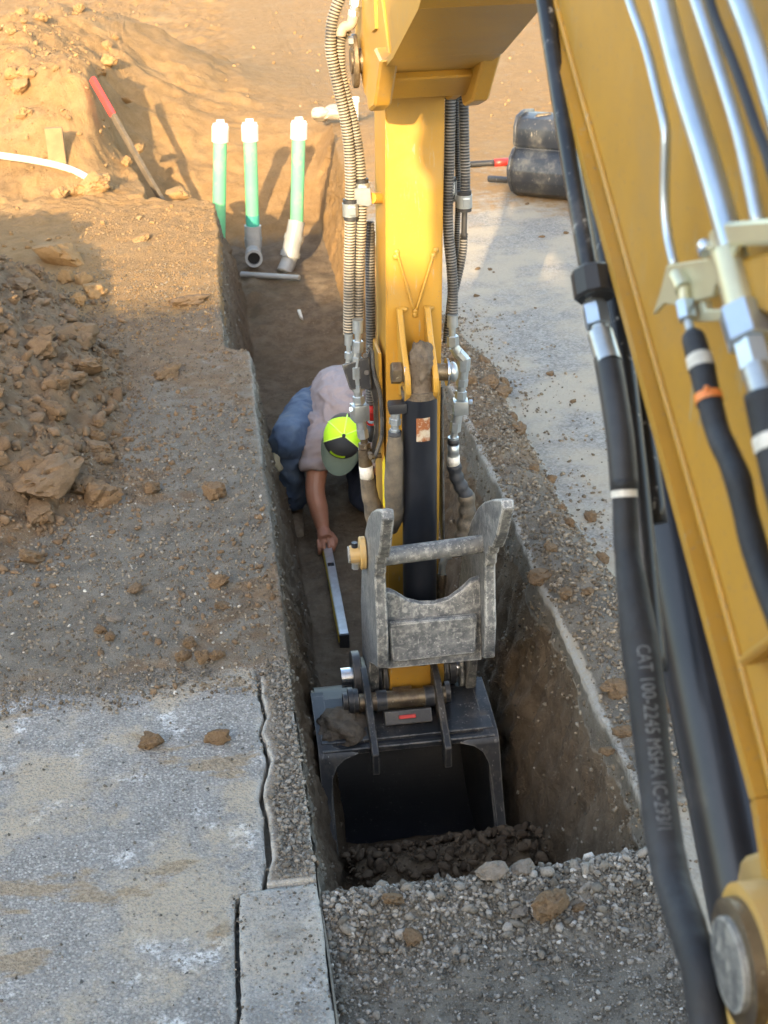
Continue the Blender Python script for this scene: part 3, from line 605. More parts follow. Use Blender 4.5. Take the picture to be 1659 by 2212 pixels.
NW = 80000; wr_ = rng.integers(0, NR, NW); wc_ = np.where(rng.random(NW) < .5, rng.integers(iL, iF, NW), rng.integers(iFe, iRe, NW))
okw = (Y[wr_] > 2.7) & (Y[wr_] < 9.3) & (WW[0, wc_] > .03) & (rng.random(NW) < np.interp(WW[0, wc_], [0, .15, .35, 1], [.55, .4, .08, .04]))
wr_, wc_ = wr_[okw], wc_[okw]; wp = np.stack([X[wr_, wc_], YY[wr_, wc_] + rng.normal(0, .006, len(wr_)), Z[wr_, wc_] + rng.normal(0, .008, len(wr_)) - .004], -1)
tag(scatter('wall_stones', wp, sz(len(wp), .003, .012, 2.6), 'gravel_brown', sink=.6, tone=rng.random(len(wp)) * .97), 'small stones embedded in the cut trench walls', 'stones', None, 'stuff')
x, y = pick(1800, -5, 8, 11.5, 24, lambda x, y: ((x < edgeL(y) - .05) | (x > 1.15) | (y > 12.5)) * 1.0)
tag(scatter('far_crumbs', np.stack([x, y, gz(x, y)], -1), sz(len(x), .006, .035, 3.5), 'crumbs_tan', ICO1, sink=.35), 'tan crumbs strewn over the far sunlit ground', 'soil', None, 'stuff')

# ------------------------------------------------------------------ clods one can pick out
CLOD = [rock_mesh('dirt_clod', 4, s, .46, .78, 'clod', 7) for s in range(1, 11)]
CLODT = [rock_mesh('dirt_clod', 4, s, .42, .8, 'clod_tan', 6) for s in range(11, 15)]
CLODG = [rock_mesh('dirt_clod', 4, s, .38, .7, 'clod_grey', 8) for s in range(21, 24)]
def clod(x, y, r, label=None, group=None, meshes=CLOD, z=None, flat=1.0, rot=None, name='dirt_clod', sink=.40, sx=1.0):
    o = bpy.data.objects.new(name, random.choice(meshes)); COL.objects.link(o)
    zz = float(top_z(np.array(x), np.array(y))) if z is None else z
    o.location = (x, y, zz + r * flat * (.72 - sink)); o.scale = (r * sx, r, r * flat); o.rotation_euler = (random.uniform(-.3, .3), random.uniform(-.3, .3), random.uniform(0, 6.28) if rot is None else rot)
    return tag(o, label, 'clod', group)
def onground(px, py, lift=0.0):
    p = P(px, py, z=lift)
    for _ in range(25): p = p.lerp(P(px, py, z=float(top_z(np.array(p.x), np.array(p.y))) + lift), .6)
    return p
def clodp(px, py, wpx, label=None, group=None, meshes=CLOD, h=0.0, flat=1.0, rot=None, sx=1.0, **kw):
    p = onground(px, py); d = (p - Vector(CPOS)).dot(Vector(-CB))
    return clod(p.x, p.y, wpx * d / FPX / 2.1, label, group, meshes, None, flat, rot, sx=sx, **kw)
clodp(331, 1608, 50, 'brown clod on grey pavement, left one of the pair'); clodp(470, 1598, 55, 'brown clod on grey pavement, the one nearer the crack')
clodp(470, 1420, 33, 'round brown clod nearest the trench in the row above the pale pavement', 'clods at pavement edge'); clodp(437, 1425, 40, 'middle brown clod in the row above the pale pavement'); clodp(397, 1422, 34, 'left brown clod in the row above the pale pavement'); clodp(412, 1395, 34, 'brown clod standing behind the row above the pale pavement')
clodp(362, 812, 62, 'lone tan brown clod on the shaded ground right of the heap', flat=.8)
clodp(465, 1070, 56, 'tall brown clod near the trench edge beside the worker', flat=1.3); clodp(325, 1062, 44, 'pointed brown clod right of the big flat slab of soil')
clodp(472, 1262, 48, 'brown clod near the trench edge level with the spirit level', flat=.8); clodp(480, 1310, 38, 'flat clod close to the trench edge beside the level', flat=.6); clodp(290, 1275, 40, 'small flat clod in the middle of the gravelly ground', flat=.6); clodp(245, 1340, 32, 'small grey clod in front of the spoil heap', meshes=CLODG, flat=.8); clodp(220, 1365, 26, 'small brown clod at the foot of the spoil heap'); clodp(238, 1380, 28, 'brown crumb lying before the small grey clod')
clodp(68, 1210, 54, 'brown clod at the near end of the spoil heap by the picture edge', h=.05); clodp(90, 1115, 70, 'squarish clod below the big flat slab of soil', h=.05)
clodp(215, 1085, 78, 'rounded clod touching the big flat slab of soil'); clodp(105, 1052, 170, 'big flat slab of brown soil at the foot of the heap', h=.05, flat=.62, sx=1.15); clodp(70, 1012, 60, 'clod behind the big flat slab of soil', h=.1); clodp(180, 1060, 60, 'ragged clod at the right end of the big flat slab', h=.02)
clodp(155, 730, 100, 'long flattened clod high on the spoil heap', h=.08, flat=.8, sx=1.2); clodp(190, 800, 80, 'grey brown clod on the right flank of the heap', h=.03, flat=.8); clodp(80, 770, 80, 'pale clod in the middle of the spoil heap', h=.2); clodp(120, 905, 64, 'brown clod low on the heap flank', h=.08)
# sunlit ones at the head of the heap, lit tone also put in their colour
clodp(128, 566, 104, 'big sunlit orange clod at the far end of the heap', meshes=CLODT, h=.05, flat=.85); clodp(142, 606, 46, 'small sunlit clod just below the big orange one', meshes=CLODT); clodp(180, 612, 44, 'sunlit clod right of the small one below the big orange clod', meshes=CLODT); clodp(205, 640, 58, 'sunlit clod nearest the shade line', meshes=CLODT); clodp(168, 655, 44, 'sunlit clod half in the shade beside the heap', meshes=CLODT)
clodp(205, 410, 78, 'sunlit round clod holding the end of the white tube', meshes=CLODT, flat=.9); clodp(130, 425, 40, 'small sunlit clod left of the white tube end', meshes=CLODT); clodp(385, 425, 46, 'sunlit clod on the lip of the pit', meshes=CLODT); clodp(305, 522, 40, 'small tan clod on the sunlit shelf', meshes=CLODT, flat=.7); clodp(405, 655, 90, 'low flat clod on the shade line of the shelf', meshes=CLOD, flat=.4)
# near gravel
for a in [(1065, 1935, 72, 'larger grey brown stone lying on the near gravel', CLODG, .7), (1127, 1925, 44, 'brown stone just right of the larger grey stone', CLODG, .9), (1190, 1993, 74, 'reddish brown rock standing on the near gravel', CLOD, 1.1), (893, 2037, 46, 'small brown rock alone on the near gravel', CLOD, .8), (850, 1985, 46, 'brown clod at the left of the near gravel', CLOD, .8), (1122, 1990, 36, 'small flat grey stone between two rocks on the near gravel', CLODG, .6), (1250, 1985, 30, 'small clod right of the reddish rock', CLOD, .7)]:
    p = P(a[0], a[1], z=-.06); d = (p - Vector(CPOS)).dot(Vector(-CB)); clod(p.x, p.y, a[2] * d / FPX / 2.0, a[3], None, a[4], float(fill_z(np.array(p.x), np.array(p.y))), a[5], .4, sink=.05)
# right berm and road
for a in [(1165, 1250, 60, 'dark rounded clod on the ridge right of the thumb'), (1225, 1285, 40, 'clod on the ridge beside the hose'), (1190, 1185, 34, 'small clod on the ridge near the thumb tip'), (1370, 1257, 46, 'brown clod on the road beside the black hose'), (1345, 1585, 44, 'clod on the ridge next to the black hose sleeve'), (1310, 1625, 38, 'small clod on the gravel ridge beside the sleeve'), (1480 - 205, 1120, 34, 'small clod on the pale road near the ridge'), (1300, 1210, 38, 'dark clod on the pale road beside the ridge'), (1085, 850, 50, 'dark clod at the far end of the ridge'), (1060, 835, 50, 'dark clod behind the stick at the end of the ridge'), (1120, 930, 44, 'flat clod on the far part of the ridge'), (1330, 1490, 60, 'dark broad clod where the ridge meets the hose')]:
    clodp(a[0], a[1], a[2], a[3], flat=.75, h=.02)
for i in range(34):
    x, y = random.uniform(1.0, 1.32), random.uniform(2.9, 6.4)
    if berm(np.array(x), np.array(y)) > .1: clod(x, y, random.uniform(.014, .032), 'small brown clod in the ridge right of the trench', 'clods in the right ridge')
# the heap itself
cnt = 0
while cnt < 190:
    x, y = random.uniform(-1.9, -.4), random.uniform(4.3, 8.0); sdv = float(heap_sd(np.array(x), np.array(y)))
    if sdv > -.06 and random.random() < .9:
        r = .016 + .05 * random.random() ** 2.2
        clod(x, y, r, 'brown soil clod piled in the shaded spoil heap', 'clods of the spoil heap', flat=random.uniform(.7, 1.0), sink=.35); cnt += 1
for i in range(40):
    x, y = random.uniform(-2.2, -.5), random.uniform(9.5, 13.5)
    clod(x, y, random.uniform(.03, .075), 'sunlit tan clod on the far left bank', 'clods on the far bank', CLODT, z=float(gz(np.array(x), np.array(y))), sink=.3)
for i in range(16):
    x, y = random.uniform(1.3, 2.3), random.uniform(4.0, 9.0)
    clod(x, y, random.uniform(.008, .02), 'dark crumb lying on the pale road', 'crumbs on the road', CLOD, flat=.7)

# ------------------------------------------------------------------ excavator
XV = Vector((1, 0, 0))
exc = thing('excavator', 'yellow excavator with boom, stick, grey thumb and black bucket working in the trench', 'excavator', (.57, -.9, 0))
def yz(poly, x): return [Vector((x, a, b)) for a, b in poly]
def xplate(poly, x, t, name, mat, parent, bev=.003): return MB().plate(yz(poly, x), XV, t, bev).done(name, mat, parent, angle=30)
def fit(parent, name, px0, px1, r, n=6, mat='zinc', y=4.08, x=None, r2=None, bev=.0015, spin=.3):
    a, b = (P(*px0, x=x), P(*px1, x=x)) if x is not None else (P(*px0, y=y), P(*px1, y=y))
    return MB().prism(a, b, r, n, r2, bev if n < 10 else 0, spin).done(name, mat, parent, angle=35)

# boom: box section bent at the elbow
under = [(.62, 1.02), (.80, 1.20), (1.0, 1.437), (1.45, 1.735), (1.91, 2.033), (2.2, 2.19), (2.42, 2.22), (2.62, 2.14), (2.98, 1.92), (3.40, 1.765), (3.70, 1.68)]
over = [(3.86, 2.02), (3.3, 2.3), (2.75, 2.66), (2.4, 2.78), (2.1, 2.76), (1.6, 2.52), (1.1, 2.2), (.7, 1.75), (.5, 1.3), (.48, 1.08)]
boom = MB().plate(yz(under + over, .577), XV, .226, .006).done('boom', 'yellow', exc, angle=30)
bp = MB()
for (a, b), (c2, d2) in zip(under[1:], under[2:]):
    v = Vector((0, c2 - a, d2 - b)); n_ = Vector((0, v.z, -v.y)).normalized()
    q = [Vector((.446, a, b)), Vector((.446, c2, d2)), Vector((.708, c2, d2)), Vector((.708, a, b))]
    bp.plate([p + n_ * .004 for p in q], n_, .016, 0)
bp.done('bottom_plate', 'yellow', boom)
MB().tube(curve([Vector((.4625, a, b + .012)) for a, b in under[1:]], .03), .0045, 6).done('weld_seam', 'yellow', boom, True)
for x0 in (.472, .684):      # nose cheeks either side of the stick
    xplate([(3.55, 1.735), (3.69, 1.675), (3.80, 1.60), (3.98, 1.55), (4.12, 1.555), (4.30, 1.66), (4.32, 1.86), (4.1, 2.06), (3.84, 2.05)], x0, .030, 'nose_plate', 'yellow', boom, .004)
MB().plate(yz([(3.66, 1.695), (3.79, 1.63), (3.80, 1.606), (3.75, 1.60), (3.64, 1.665)], .578), XV, .262, .004).done('nose_flange', 'yellow', boom)
for sx in (.452, .704):
    MB().plate(yz([(3.50, 1.735), (3.62, 1.75), (3.79, 1.66), (3.84, 1.60), (3.79, 1.565), (3.66, 1.60)], sx), XV, .045, .006).done('nose_lug', 'yellow', boom)
MB().prism((.425, 4.16, 1.64), (.735, 4.16, 1.64), .035, 20).done('pin', 'brown_steel', boom, angle=40)
fl_ = MB(); poly = [(4.16 + .055 * math.cos(a), 1.64 + .075 * math.sin(a)) for a in np.linspace(0, 2 * math.pi, 20, endpoint=False)]
fl_.plate(yz(poly, .438), XV, .016, .003).done('pin_flange', 'brown_steel', boom, angle=40)
MB().prism((.418, 4.13, 1.70), (.432, 4.13, 1.70), .013, 6).done('bolt', 'zinc', boom)
MB().plate([P(a, b, x=.455) for a, b in [(799, -30), (812, -30), (815, 62), (807, 70), (803, 62)]], XV, .012, .001).done('edge_strip', 'yellow', boom)
# boss at the foot of the boom, beside the operator
hubc = P(1640, 2075, x=.43)
hub = MB().prism(hubc + XV * -.012, hubc + XV * .05, .070, 40).done('boom_boss', 'yellow_dusty', exc, angle=40)
MB().prism(hubc + XV * -.024, hubc + XV * -.011, .058, 40).done('washer', 'brown_steel', hub, angle=40)
MB().prism(hubc + XV * -.030, hubc + XV * -.023, .042, 40).done('pin_end', 'worn_steel', hub, angle=40)
MB().plate(yz([(.80, .75), (1.12, .75), (1.10, 1.10), (1.08, 1.30), (1.02, 1.36), (.93, 1.37), (.86, 1.30), (.80, 1.1)], .487), XV, .03, .006).done('swing_bracket', 'yellow_dusty', exc, angle=35)
MB().plate(yz([(.80, .75), (1.12, .75), (1.10, 1.10), (1.08, 1.30), (1.02, 1.36), (.93, 1.37), (.86, 1.30), (.80, 1.1)], .69), XV, .03, .006).done('swing_bracket', 'yellow_dusty', exc, angle=35)
# boom cylinder under the boom
c0, c1 = Vector((.575, 1.10, .90)), Vector((.575, 2.10, 1.85)); cv = (c1 - c0).normalized()
bc = MB().prism(c0, c1, .052, 36).done('boom_cylinder', 'cylinder_black', exc, angle=40)
MB().prism(c1 - cv * .03, c1 + cv * .05, .058, 36).done('gland', 'black_paint', bc, angle=40)
MB().prism(c1, c1 + cv * .30, .028, 24).done('rod', 'chrome', bc, angle=40)
# steel lines and hoses on the left of the boom
MB().tube(curve([P(1150, -140, x=.455), P(1176, 0, x=.45), P(1222, 290, x=.44), P(1275, 600, x=.432)], .02), .0115, 16).done('hydraulic_tube', 'black_paint', boom, True)
MB().tube(curve([P(1190, -100, x=.49), P(1212, 0, x=.49), P(1322, 620, x=.482), P(1372, 1000, x=.478), P(1417, 1452, x=.474)], .02), .0145, 16).done('hydraulic_tube', 'black_paint', boom, True)
MB().tube(curve([P(1236, 300, x=.50), P(1300, 500, x=.50), P(1370, 800, x=.50), P(1420, 1130, x=.50)], .02), .013, 16).done('hydraulic_tube', 'black_paint', boom, True)
cb = MB(); cc_ = P(1297, 612, x=.44); ax_ = (P(1268, 500, x=.44) - P(1290, 640, x=.44)).normalized()
rot_ = ax_.to_track_quat('Z', 'X').to_matrix()
cb.prism(cc_ - ax_ * .018 - XV * .008, cc_ + ax_ * .018 - XV * .008, .025, 10, None, .003); cb.prism(cc_ - ax_ * .018 + XV * .045, cc_ + ax_ * .018 + XV * .045, .027, 10, None, .003)
cb.done('tube_clamp', 'black_plastic', boom, angle=35)
fit(boom, 'hose_fitting', (1279, 640), (1284, 662), .0125, 16, 'zinc', x=.432); fit(boom, 'hose_nut', (1284, 660), (1293, 706), .0155, 6, 'zinc_bright', x=.431, spin=.1)
fit(boom, 'hose_fitting', (1295, 706), (1299, 726), .010, 16, 'zinc', x=.431); fit(boom, 'ferrule', (1297, 722), (1316, 786), .0150, 24, 'zinc', x=.43, bev=0)
hose('hydraulic_hose', [P(1312, 775, x=.43), P(1322, 830, x=.428), P(1340, 950, x=.424), P(1349, 1060, x=.42)], .0155, boom, 'rubber_clean', 20)
MB().tube(curve([P(1296, 800, x=.4268), P(1312, 900, x=.421), P(1327, 1035, x=.4175)], .01), .0022, 8).done('hose_stripe', tag and simple('magenta', (.22, .06, .15), .6).name, boom, True)
slv = [(1347, 1036, .42), (1351, 1110, .418), (1354, 1180, .415), (1367, 1280, .412), (1384, 1400, .41), (1397, 1500, .407), (1407, 1600, .404), (1418, 1690, .402), (1433, 1803, .399), (1453, 1905, .396), (1486, 2007, .393), (1512, 2094, .391), (1530, 2211, .389), (1552, 2330, .387)]
sc_ = curve([P(a, b, x=c_) for a, b, c_ in slv], .004); sn = len(sc_)
sr = np.interp(np.linspace(0, 1, sn), [0, .06, .12, .2, .3, .4, .55, .7, .85, 1], [.0135, .0138, .0142, .0172, .0205, .0195, .0185, .0190, .0182, .018])
sr = sr * (1 + np.array([.07 * float(mnoise.noise(Vector((i * .06, 3, 1)))) + .035 * float(mnoise.noise(Vector((i * .31, 7, 1)))) for i in range(sn)]))
sleeve = MB().tube(sc_, list(sr), 28).done('hose_sleeve', 'sleeve', boom, True)
def band(parent, name, c, rad, i0, i1, mat, off=.0008): return MB().tube(c[i0:i1 + 1], [rad[j] + off for j in range(i0, i1 + 1)], 28, False).done(name, mat, parent, True)
def idx(py): return int(np.argmin([abs((IH / 2 - FPX * ((p - CPOS) @ CU) / ((p - CPOS) @ -CB)) - py) for p in sc_]))
band(sleeve, 'sleeve_band', sc_, sr, idx(1056), idx(1076), 'white_label'); band(sleeve, 'sleeve_band', sc_, sr, idx(1104), idx(1111), simple('pale_blue', (.36, .5, .66), .5).name)
# printing on the sleeve
fc = bpy.data.curves.new('txt', 'FONT'); fc.body = 'CAT 100-2245 MSHA IC-293/1'; fc.size = .0215; fc.resolution_u = 2
fo = bpy.data.objects.new('txt', fc); COL.objects.link(fo); bpy.context.view_layer.update()
tm = bpy.data.meshes.new_from_object(fo.evaluated_get(bpy.context.evaluated_depsgraph_get())); bpy.data.objects.remove(fo)
bm = bmesh.new(); bm.from_mesh(tm); bmesh.ops.triangulate(bm, faces=bm.faces); bmesh.ops.subdivide_edges(bm, edges=[e for e in bm.edges if e.calc_length() > .006], cuts=2)
tmax = max(v.co.x for v in bm.verts); i0, i1 = idx(1402), idx(1800)
for v in bm.verts:
    f_ = i0 + (i1 - i0) * v.co.x / tmax; j = int(min(max(f_, 1), sn - 2)); c_ = sc_[j] + (sc_[j + 1] - sc_[j]) * (f_ - j)
    t_ = sc_[j + 1] - sc_[j - 1]; t_ /= np.linalg.norm(t_); vw = CPOS - c_; vw -= t_ * (vw @ t_); vw /= np.linalg.norm(vw); sd_ = np.cross(t_, vw)
    w_ = -(v.co.y - .0075) * 1.0 - .003; rr = sr[j] + .0007; an = w_ / rr
    v.co = Vector(c_ + rr * (vw * math.cos(an) + sd_ * math.sin(an)))
me = bpy.data.meshes.new('sleeve_print'); bm.to_mesh(me); bm.free(); obj('sleeve_print', me, 'print', sleeve)
# bright steel lines fixed to the side of the boom
def line(name, pts, r, mat='zinc_bright', x=.43): return MB().tube(curve([P(a, b, x=x) for a, b in pts], .01), r, 18).done(name, mat, boom, True)
line('hydraulic_tube', [(1320, -130), (1360, 0), (1395, 100), (1420, 200), (1436, 270), (1438, 310), (1436, 425), (1441, 500), (1458, 580)], .0048)
line('hydraulic_tube', [(1395, -120), (1430, 0), (1475, 175), (1530, 350), (1566, 475), (1600, 600)], .0112, x=.425)
line('hydraulic_tube', [(1465, -120), (1505, 0), (1555, 150), (1600, 300), (1640, 490)], .0060)
line('hydraulic_tube', [(1555, -100), (1595, 0), (1632, 100), (1675, 250), (1730, 450)], .0082)
line('hydraulic_hose', [(1520, -50), (1542, 30), (1595, 165), (1630, 265), (1655, 330), (1680, 420)], .0042, 'rubber_clean', .415)
br = MB()
br.plate([P(a, b, x=.428) for a, b in [(1553, 498), (1580, 480), (1700, 470), (1700, 528), (1602, 530), (1570, 552), (1553, 560)]], XV, .02, .003)
br.plate([P(a, b, x=.420) for a, b in [(1446, 572), (1552, 556), (1600, 528), (1588, 560), (1560, 585), (1545, 640), (1470, 660), (1440, 655), (1415, 680), (1432, 630)]], XV, .006, .001)
br.plate([P(a, b, x=.424) for a, b in [(1500, 655), (1528, 648), (1532, 668), (1572, 668), (1575, 692), (1512, 696)]], XV, .008, .001)
br.done('tube_bracket', 'zinc_yellow', boom, angle=35)
fit(boom, 'bolt', (1523, 540), (1526, 548), .0075, 6, 'chrome', x=.412); MB().ball(P(1524, 534, x=.418), .0078, 2).done('bolt', 'chrome', boom, True)
fit(boom, 'hose_fitting', (1463, 596), (1478, 625), .0085, 12, 'zinc_yellow', x=.412); fit(boom, 'hose_fitting', (1476, 622), (1480, 655), .0055, 12, 'zinc_yellow', x=.412)
fit(boom, 'hose_nut', (1478, 650), (1486, 692), .0088, 6, 'zinc_bright', x=.410); fit(boom, 'hose_fitting', (1486, 690), (1494, 724), .0044, 14, 'zinc', x=.41)
h1p = [(1494, 716), (1503, 748), (1514, 785), (1524, 830), (1535, 877), (1553, 940), (1576, 990), (1594, 1035), (1608, 1096), (1630, 1183), (1656, 1262), (1690, 1350)]
h1c = curve([P(a, b, x=.408) for a, b in h1p], .004); h1r = np.full(len(h1c), .0108) * (1 + .07 * np.array([float(mnoise.noise(Vector((i * .14, 8, 2)))) for i in range(len(h1c))])); h1r[:6] = [.006, .0095, .0105, .0105, .0108, .0108]
h1 = MB().tube(h1c, list(h1r), 24).done('hose_sleeve', 'sleeve', boom, True)
band(h1, 'sleeve_band', h1c, h1r, 7, 10, 'white_label'); band(h1, 'cable_tie', h1c, h1r, 16, 18, 'orange_tie', .0012)
MB().ball(h1c[17] + np.array([-.004, -.004, .011]) , .003, 1).done('tie_head', 'orange_tie', h1)
fit(boom, 'hose_fitting', (1572, 545), (1610, 690), .0140, 26, 'zinc_yellow', x=.42, bev=0); fit(boom, 'hose_nut', (1602, 668), (1624, 742), .0200, 6, 'zinc_bright', x=.418, spin=.2)
fit(boom, 'hose_nut', (1620, 738), (1636, 800), .0135, 6, 'zinc_bright', x=.416, spin=.5); fit(boom, 'ferrule', (1632, 795), (1655, 868), .0115, 24, 'zinc', x=.414, bev=0)
h2c = curve([P(a, b, x=.412) for a, b in [(1648, 850), (1656, 890), (1672, 960), (1700, 1080), (1740, 1200)]], .004); h2r = np.full(len(h2c), .0150)
h2 = MB().tube(h2c, list(h2r), 24).done('hose_sleeve', 'sleeve', boom, True); band(h2, 'sleeve_band', h2c, h2r, 9, 12, 'white_label')
MB().plate([P(a, b, x=.44) for a, b in [(1615, 560), (1700, 540), (1700, 680), (1640, 660)]], XV, .03, .004).done('mount_pad', 'yellow', boom, angle=35)
MB().plate([P(a, b, x=.452) for a, b in [(1612, 1418), (1720, 1340), (1725, 1362), (1620, 1438)]], XV, .02, .003).done('side_rib', 'yellow', boom)

# stick
ft = [P(832, 60, y=4.04), P(963, 60, y=4.04), P(945, 1395, y=4.04), P(836.5, 1395, y=4.04)]
bmS = bmesh.new(); fv = [bmS.verts.new(p) for p in ft]; bv_ = [bmS.verts.new(p + Vector((0, .27 if i < 2 else .20, 0))) for i, p in enumerate(ft)]
for q in ((0, 1, 2, 3), (7, 6, 5, 4)): bmS.faces.new([(fv + bv_)[i] for i in q])
for i in range(4): bmS.faces.new([fv[i], bv_[i], bv_[(i + 1) % 4], fv[(i + 1) % 4]])
bmesh.ops.bevel(bmS, geom=list(bmS.edges), offset=.005, segments=2, affect='EDGES'); bmesh.ops.recalc_face_normals(bmS, faces=bmS.faces)
me = bpy.data.meshes.new('stick'); bmS.to_mesh(me); bmS.free(); stick = obj('stick', me, 'yellow', exc); me.polygons.foreach_set('use_smooth', [True] * len(me.polygons)); me.set_sharp_from_angle(angle=math.radians(40))
sb = MB(); c_ = Vector((.548, 4.06, -.325)); sb.prism(c_ - XV * .088, c_ + XV * .088, .058, 28)
sb.plate(yz([(4.035, -.08), (3.985, -.15), (3.975, -.34), (3.995, -.395), (4.06, -.41), (4.2, -.3), (4.24, -.1)], .549), XV, .184, .006).done('stick_end', 'yellow', stick, angle=40)
xplate([(4.05, .80), (4.24, .80), (4.24, -.1), (4.05, -.05)], P(824, 900, y=4.1).x - .004, .010, 'side_strip', 'yellow', stick, .002)
for a in ((870, 873, 838), (925, 938, 940)):
    x0 = (P(a[0], 700, y=4.0).x + P(a[1], 820, y=3.92).x) / 2
    xplate([(4.037, .945), (4.015, .945), (3.955, .86), (3.905, .815), (3.87, .775), (3.868, .73), (3.90, .695), (3.97, .69), (4.037, .66)], x0, .017, 'cylinder_lug', 'yellow', stick)
w0 = MB()
for a, b in (((857, 545), (893, 668)), ((938, 545), (900, 668))):
    w0.tube(curve([P(*a, y=4.034), P((a[0] + b[0]) / 2, (a[1] + b[1]) / 2, y=4.034), P(*b, y=4.034)], .01), .0045, 8)
for a in ((857, 545), (855, 555), (936, 552), (941, 541), (897, 672), (896, 680)): w0.ball(P(*a, y=4.036), .0085, 2, (1, .6, 1.2))
for a in ((870, 668), (926, 666)): w0.ball(P(*a, y=4.030), .013, 2, (1.3, .7, .6))
w0.done('weld_bead', 'yellow', stick, True)
MB().plate([P(a, b, y=4.037) for a, b in [(826, 1000), (831, 985), (833, 1100), (827, 1090)]], (0, 1, 0), .004, 0).done('decal', 'decal_yellow', stick)
# lug pin with mud
pa, pb = P(851, 806, y=3.925), P(985, 803, y=3.925); px_ = (pb - pa).normalized()
pin = MB().prism(pa + px_ * .02, pb - px_ * .01, .026, 24).done('lug_pin', 'brown_steel', stick, angle=40)
MB().prism(pa - px_ * .008, pa + px_ * .022, .034, 6, None, .002).done('pin_head', 'brown_steel', pin); MB().prism(pa + px_ * .026, pa + px_ * .031, .040, 24).done('washer', 'chrome', pin, angle=40)
MB().prism(pb - px_ * .030, pb - px_ * .024, .042, 28).done('washer', 'chrome', pin, angle=40); MB().ball(pb - px_ * .010, .032, 2, (.55, 1, 1)).done('pin_cap', 'zinc', pin, True)
mudm = bmesh.new(); bmesh.ops.create_icosphere(mudm, subdivisions=4, radius=1.0); mc = P(911, 788, y=3.935)
for v in mudm.verts:
    d_ = v.co.normalized(); q = 1 + .28 * mnoise.noise(d_ * 2.2 + Vector((3, 1, 2))) + .12 * mnoise.noise(d_ * 6) + .06 * mnoise.noise(d_ * 14)
    v.co = mc + Vector((d_.x * .041 * q, d_.y * .055 * q, d_.z * .070 * q))
me = bpy.data.meshes.new('mud'); mudm.to_mesh(me); mudm.free(); obj('caked_mud', me, 'mud', stick, True)
# thumb cylinder
t0, t1 = P(906, 846, y=3.925), P(907, 1420, y=3.925); tv = (t1 - t0).normalized()
tc = MB().prism(t0, t1, .0535, 40).done('thumb_cylinder', 'cylinder_black', exc, angle=40)
MB().prism(t0 - tv * .012, t0 + tv * .012, .056, 40, .0545).done('cylinder_cap', 'mud', tc, angle=40)
MB().prism(t0 - tv * .09, t0, .036, 20, .05).done('cylinder_eye', 'mud', tc, angle=40)
pc = P(912, 914, y=3.925); cen = t0 + tv * (pc - t0).dot(tv); tw_ = MB()
gr = [[None] * 9 for _ in range(7)]
for i in range(7):
    for j in range(9):
        an = math.radians(-86 + (j - 4) * 5.6); o_ = Vector((math.cos(an), math.sin(an), 0)); gr[i][j] = tw_.bm.verts.new(cen + tv * (i - 3) * .0125 + o_ * .0545)
for i in range(6):
    for j in range(8): tw_.bm.faces.new((gr[i][j], gr[i][j + 1], gr[i + 1][j + 1], gr[i + 1][j]))
tw_.done('rusty_label', 'rust_label', tc, True)
MB().box(P(858, 879, y=3.91), (.055, .045, .032), None, .006).done('port_block', 'black_plastic', tc, angle=40); MB().prism(P(866, 880, y=3.91), P(880, 882, y=3.92), .017, 12).done('port_neck', 'black_paint', tc)
for a, b, r_, n_ in (((854, 892), (854, 904), .015, 16), ((854, 903), (853, 917), .0185, 6), ((853, 917), (853, 927), .012, 16), ((853, 926), (852, 934), .0155, 6)): fit(tc, 'hose_fitting', a, b, r_, n_, 'zinc', y=3.90)
MB().tube([P(853, 932, y=3.9), P(853, 946, y=3.9)], .0205, 18).done('hose_collar', 'rubber', tc, True)
c_ = curve([P(a, b, y=y_) for a, b, y_ in [(853, 940, 3.9), (853, 968, 3.9), (850, 1040, 3.9), (852, 1090, 3.91), (852, 1115, 3.93), (848, 1145, 3.96)]], .006)
rr = np.interp(np.linspace(0, 1, len(c_)), [0, .1, .45, .7, .85, 1], [.021, .025, .0285, .029, .027, .016]) * (1 + .06 * np.array([float(mnoise.noise(Vector((i * .22, 5, 9)))) for i in range(len(c_))]))
MB().tube(c_, list(rr), 20).done('hose_sleeve', 'sleeve_dirty', tc, True)

# hoses left of the stick
YL = 4.10
ribbed('guarded_hose', [P(a, b, y=YL) for a, b in [(752, -40), (733, 0), (718, 45), (714, 100), (722, 150), (733, 200), (746, 260), (754, 320), (757, 380), (757, 450), (755, 533), (754, 600), (753, 724)]], .0172, stick)
ribbed('guarded_hose', [P(a, b, y=YL + .02) for a, b in [(748, 62), (735, 85), (733, 120), (736, 160), (747, 207), (760, 255), (772, 317), (779, 383), (780, 467), (777, 540), (775, 600), (773, 692)]], .0178, stick)
ribbed('guarded_hose', [P(a, b, y=YL + .10) for a, b in [(798, 480), (799, 560), (800, 640), (801, 740), (801, 800), (800, 850), (802, 884)]], .0160, stick, 'guard_hose_dark')
ribbed('guarded_hose', [P(a, b, y=YL + .12) for a, b in [(803, 500), (802, 530), (801, 600)]], .0120, stick, 'guard_hose_dark')
# elbow at the top left
fit(stick, 'hose_nut', (772, -12), (768, 14), .019, 6, 'zinc', y=YL); fit(stick, 'hose_fitting', (768, 12), (765, 22), .013, 16, 'zinc', y=YL); fit(stick, 'hose_nut', (765, 22), (763, 36), .016, 6, 'zinc', y=YL)
MB().tube(curve([P(763, 34, y=YL), P(761, 46, y=YL), P(755, 55, y=YL), P(745, 58, y=YL), P(738, 66, y=YL), P(736, 78, y=YL)], .005), .0150, 16).done('hose_elbow', simple('tan_rubber', (.30, .26, .2), .7).name, stick, True)
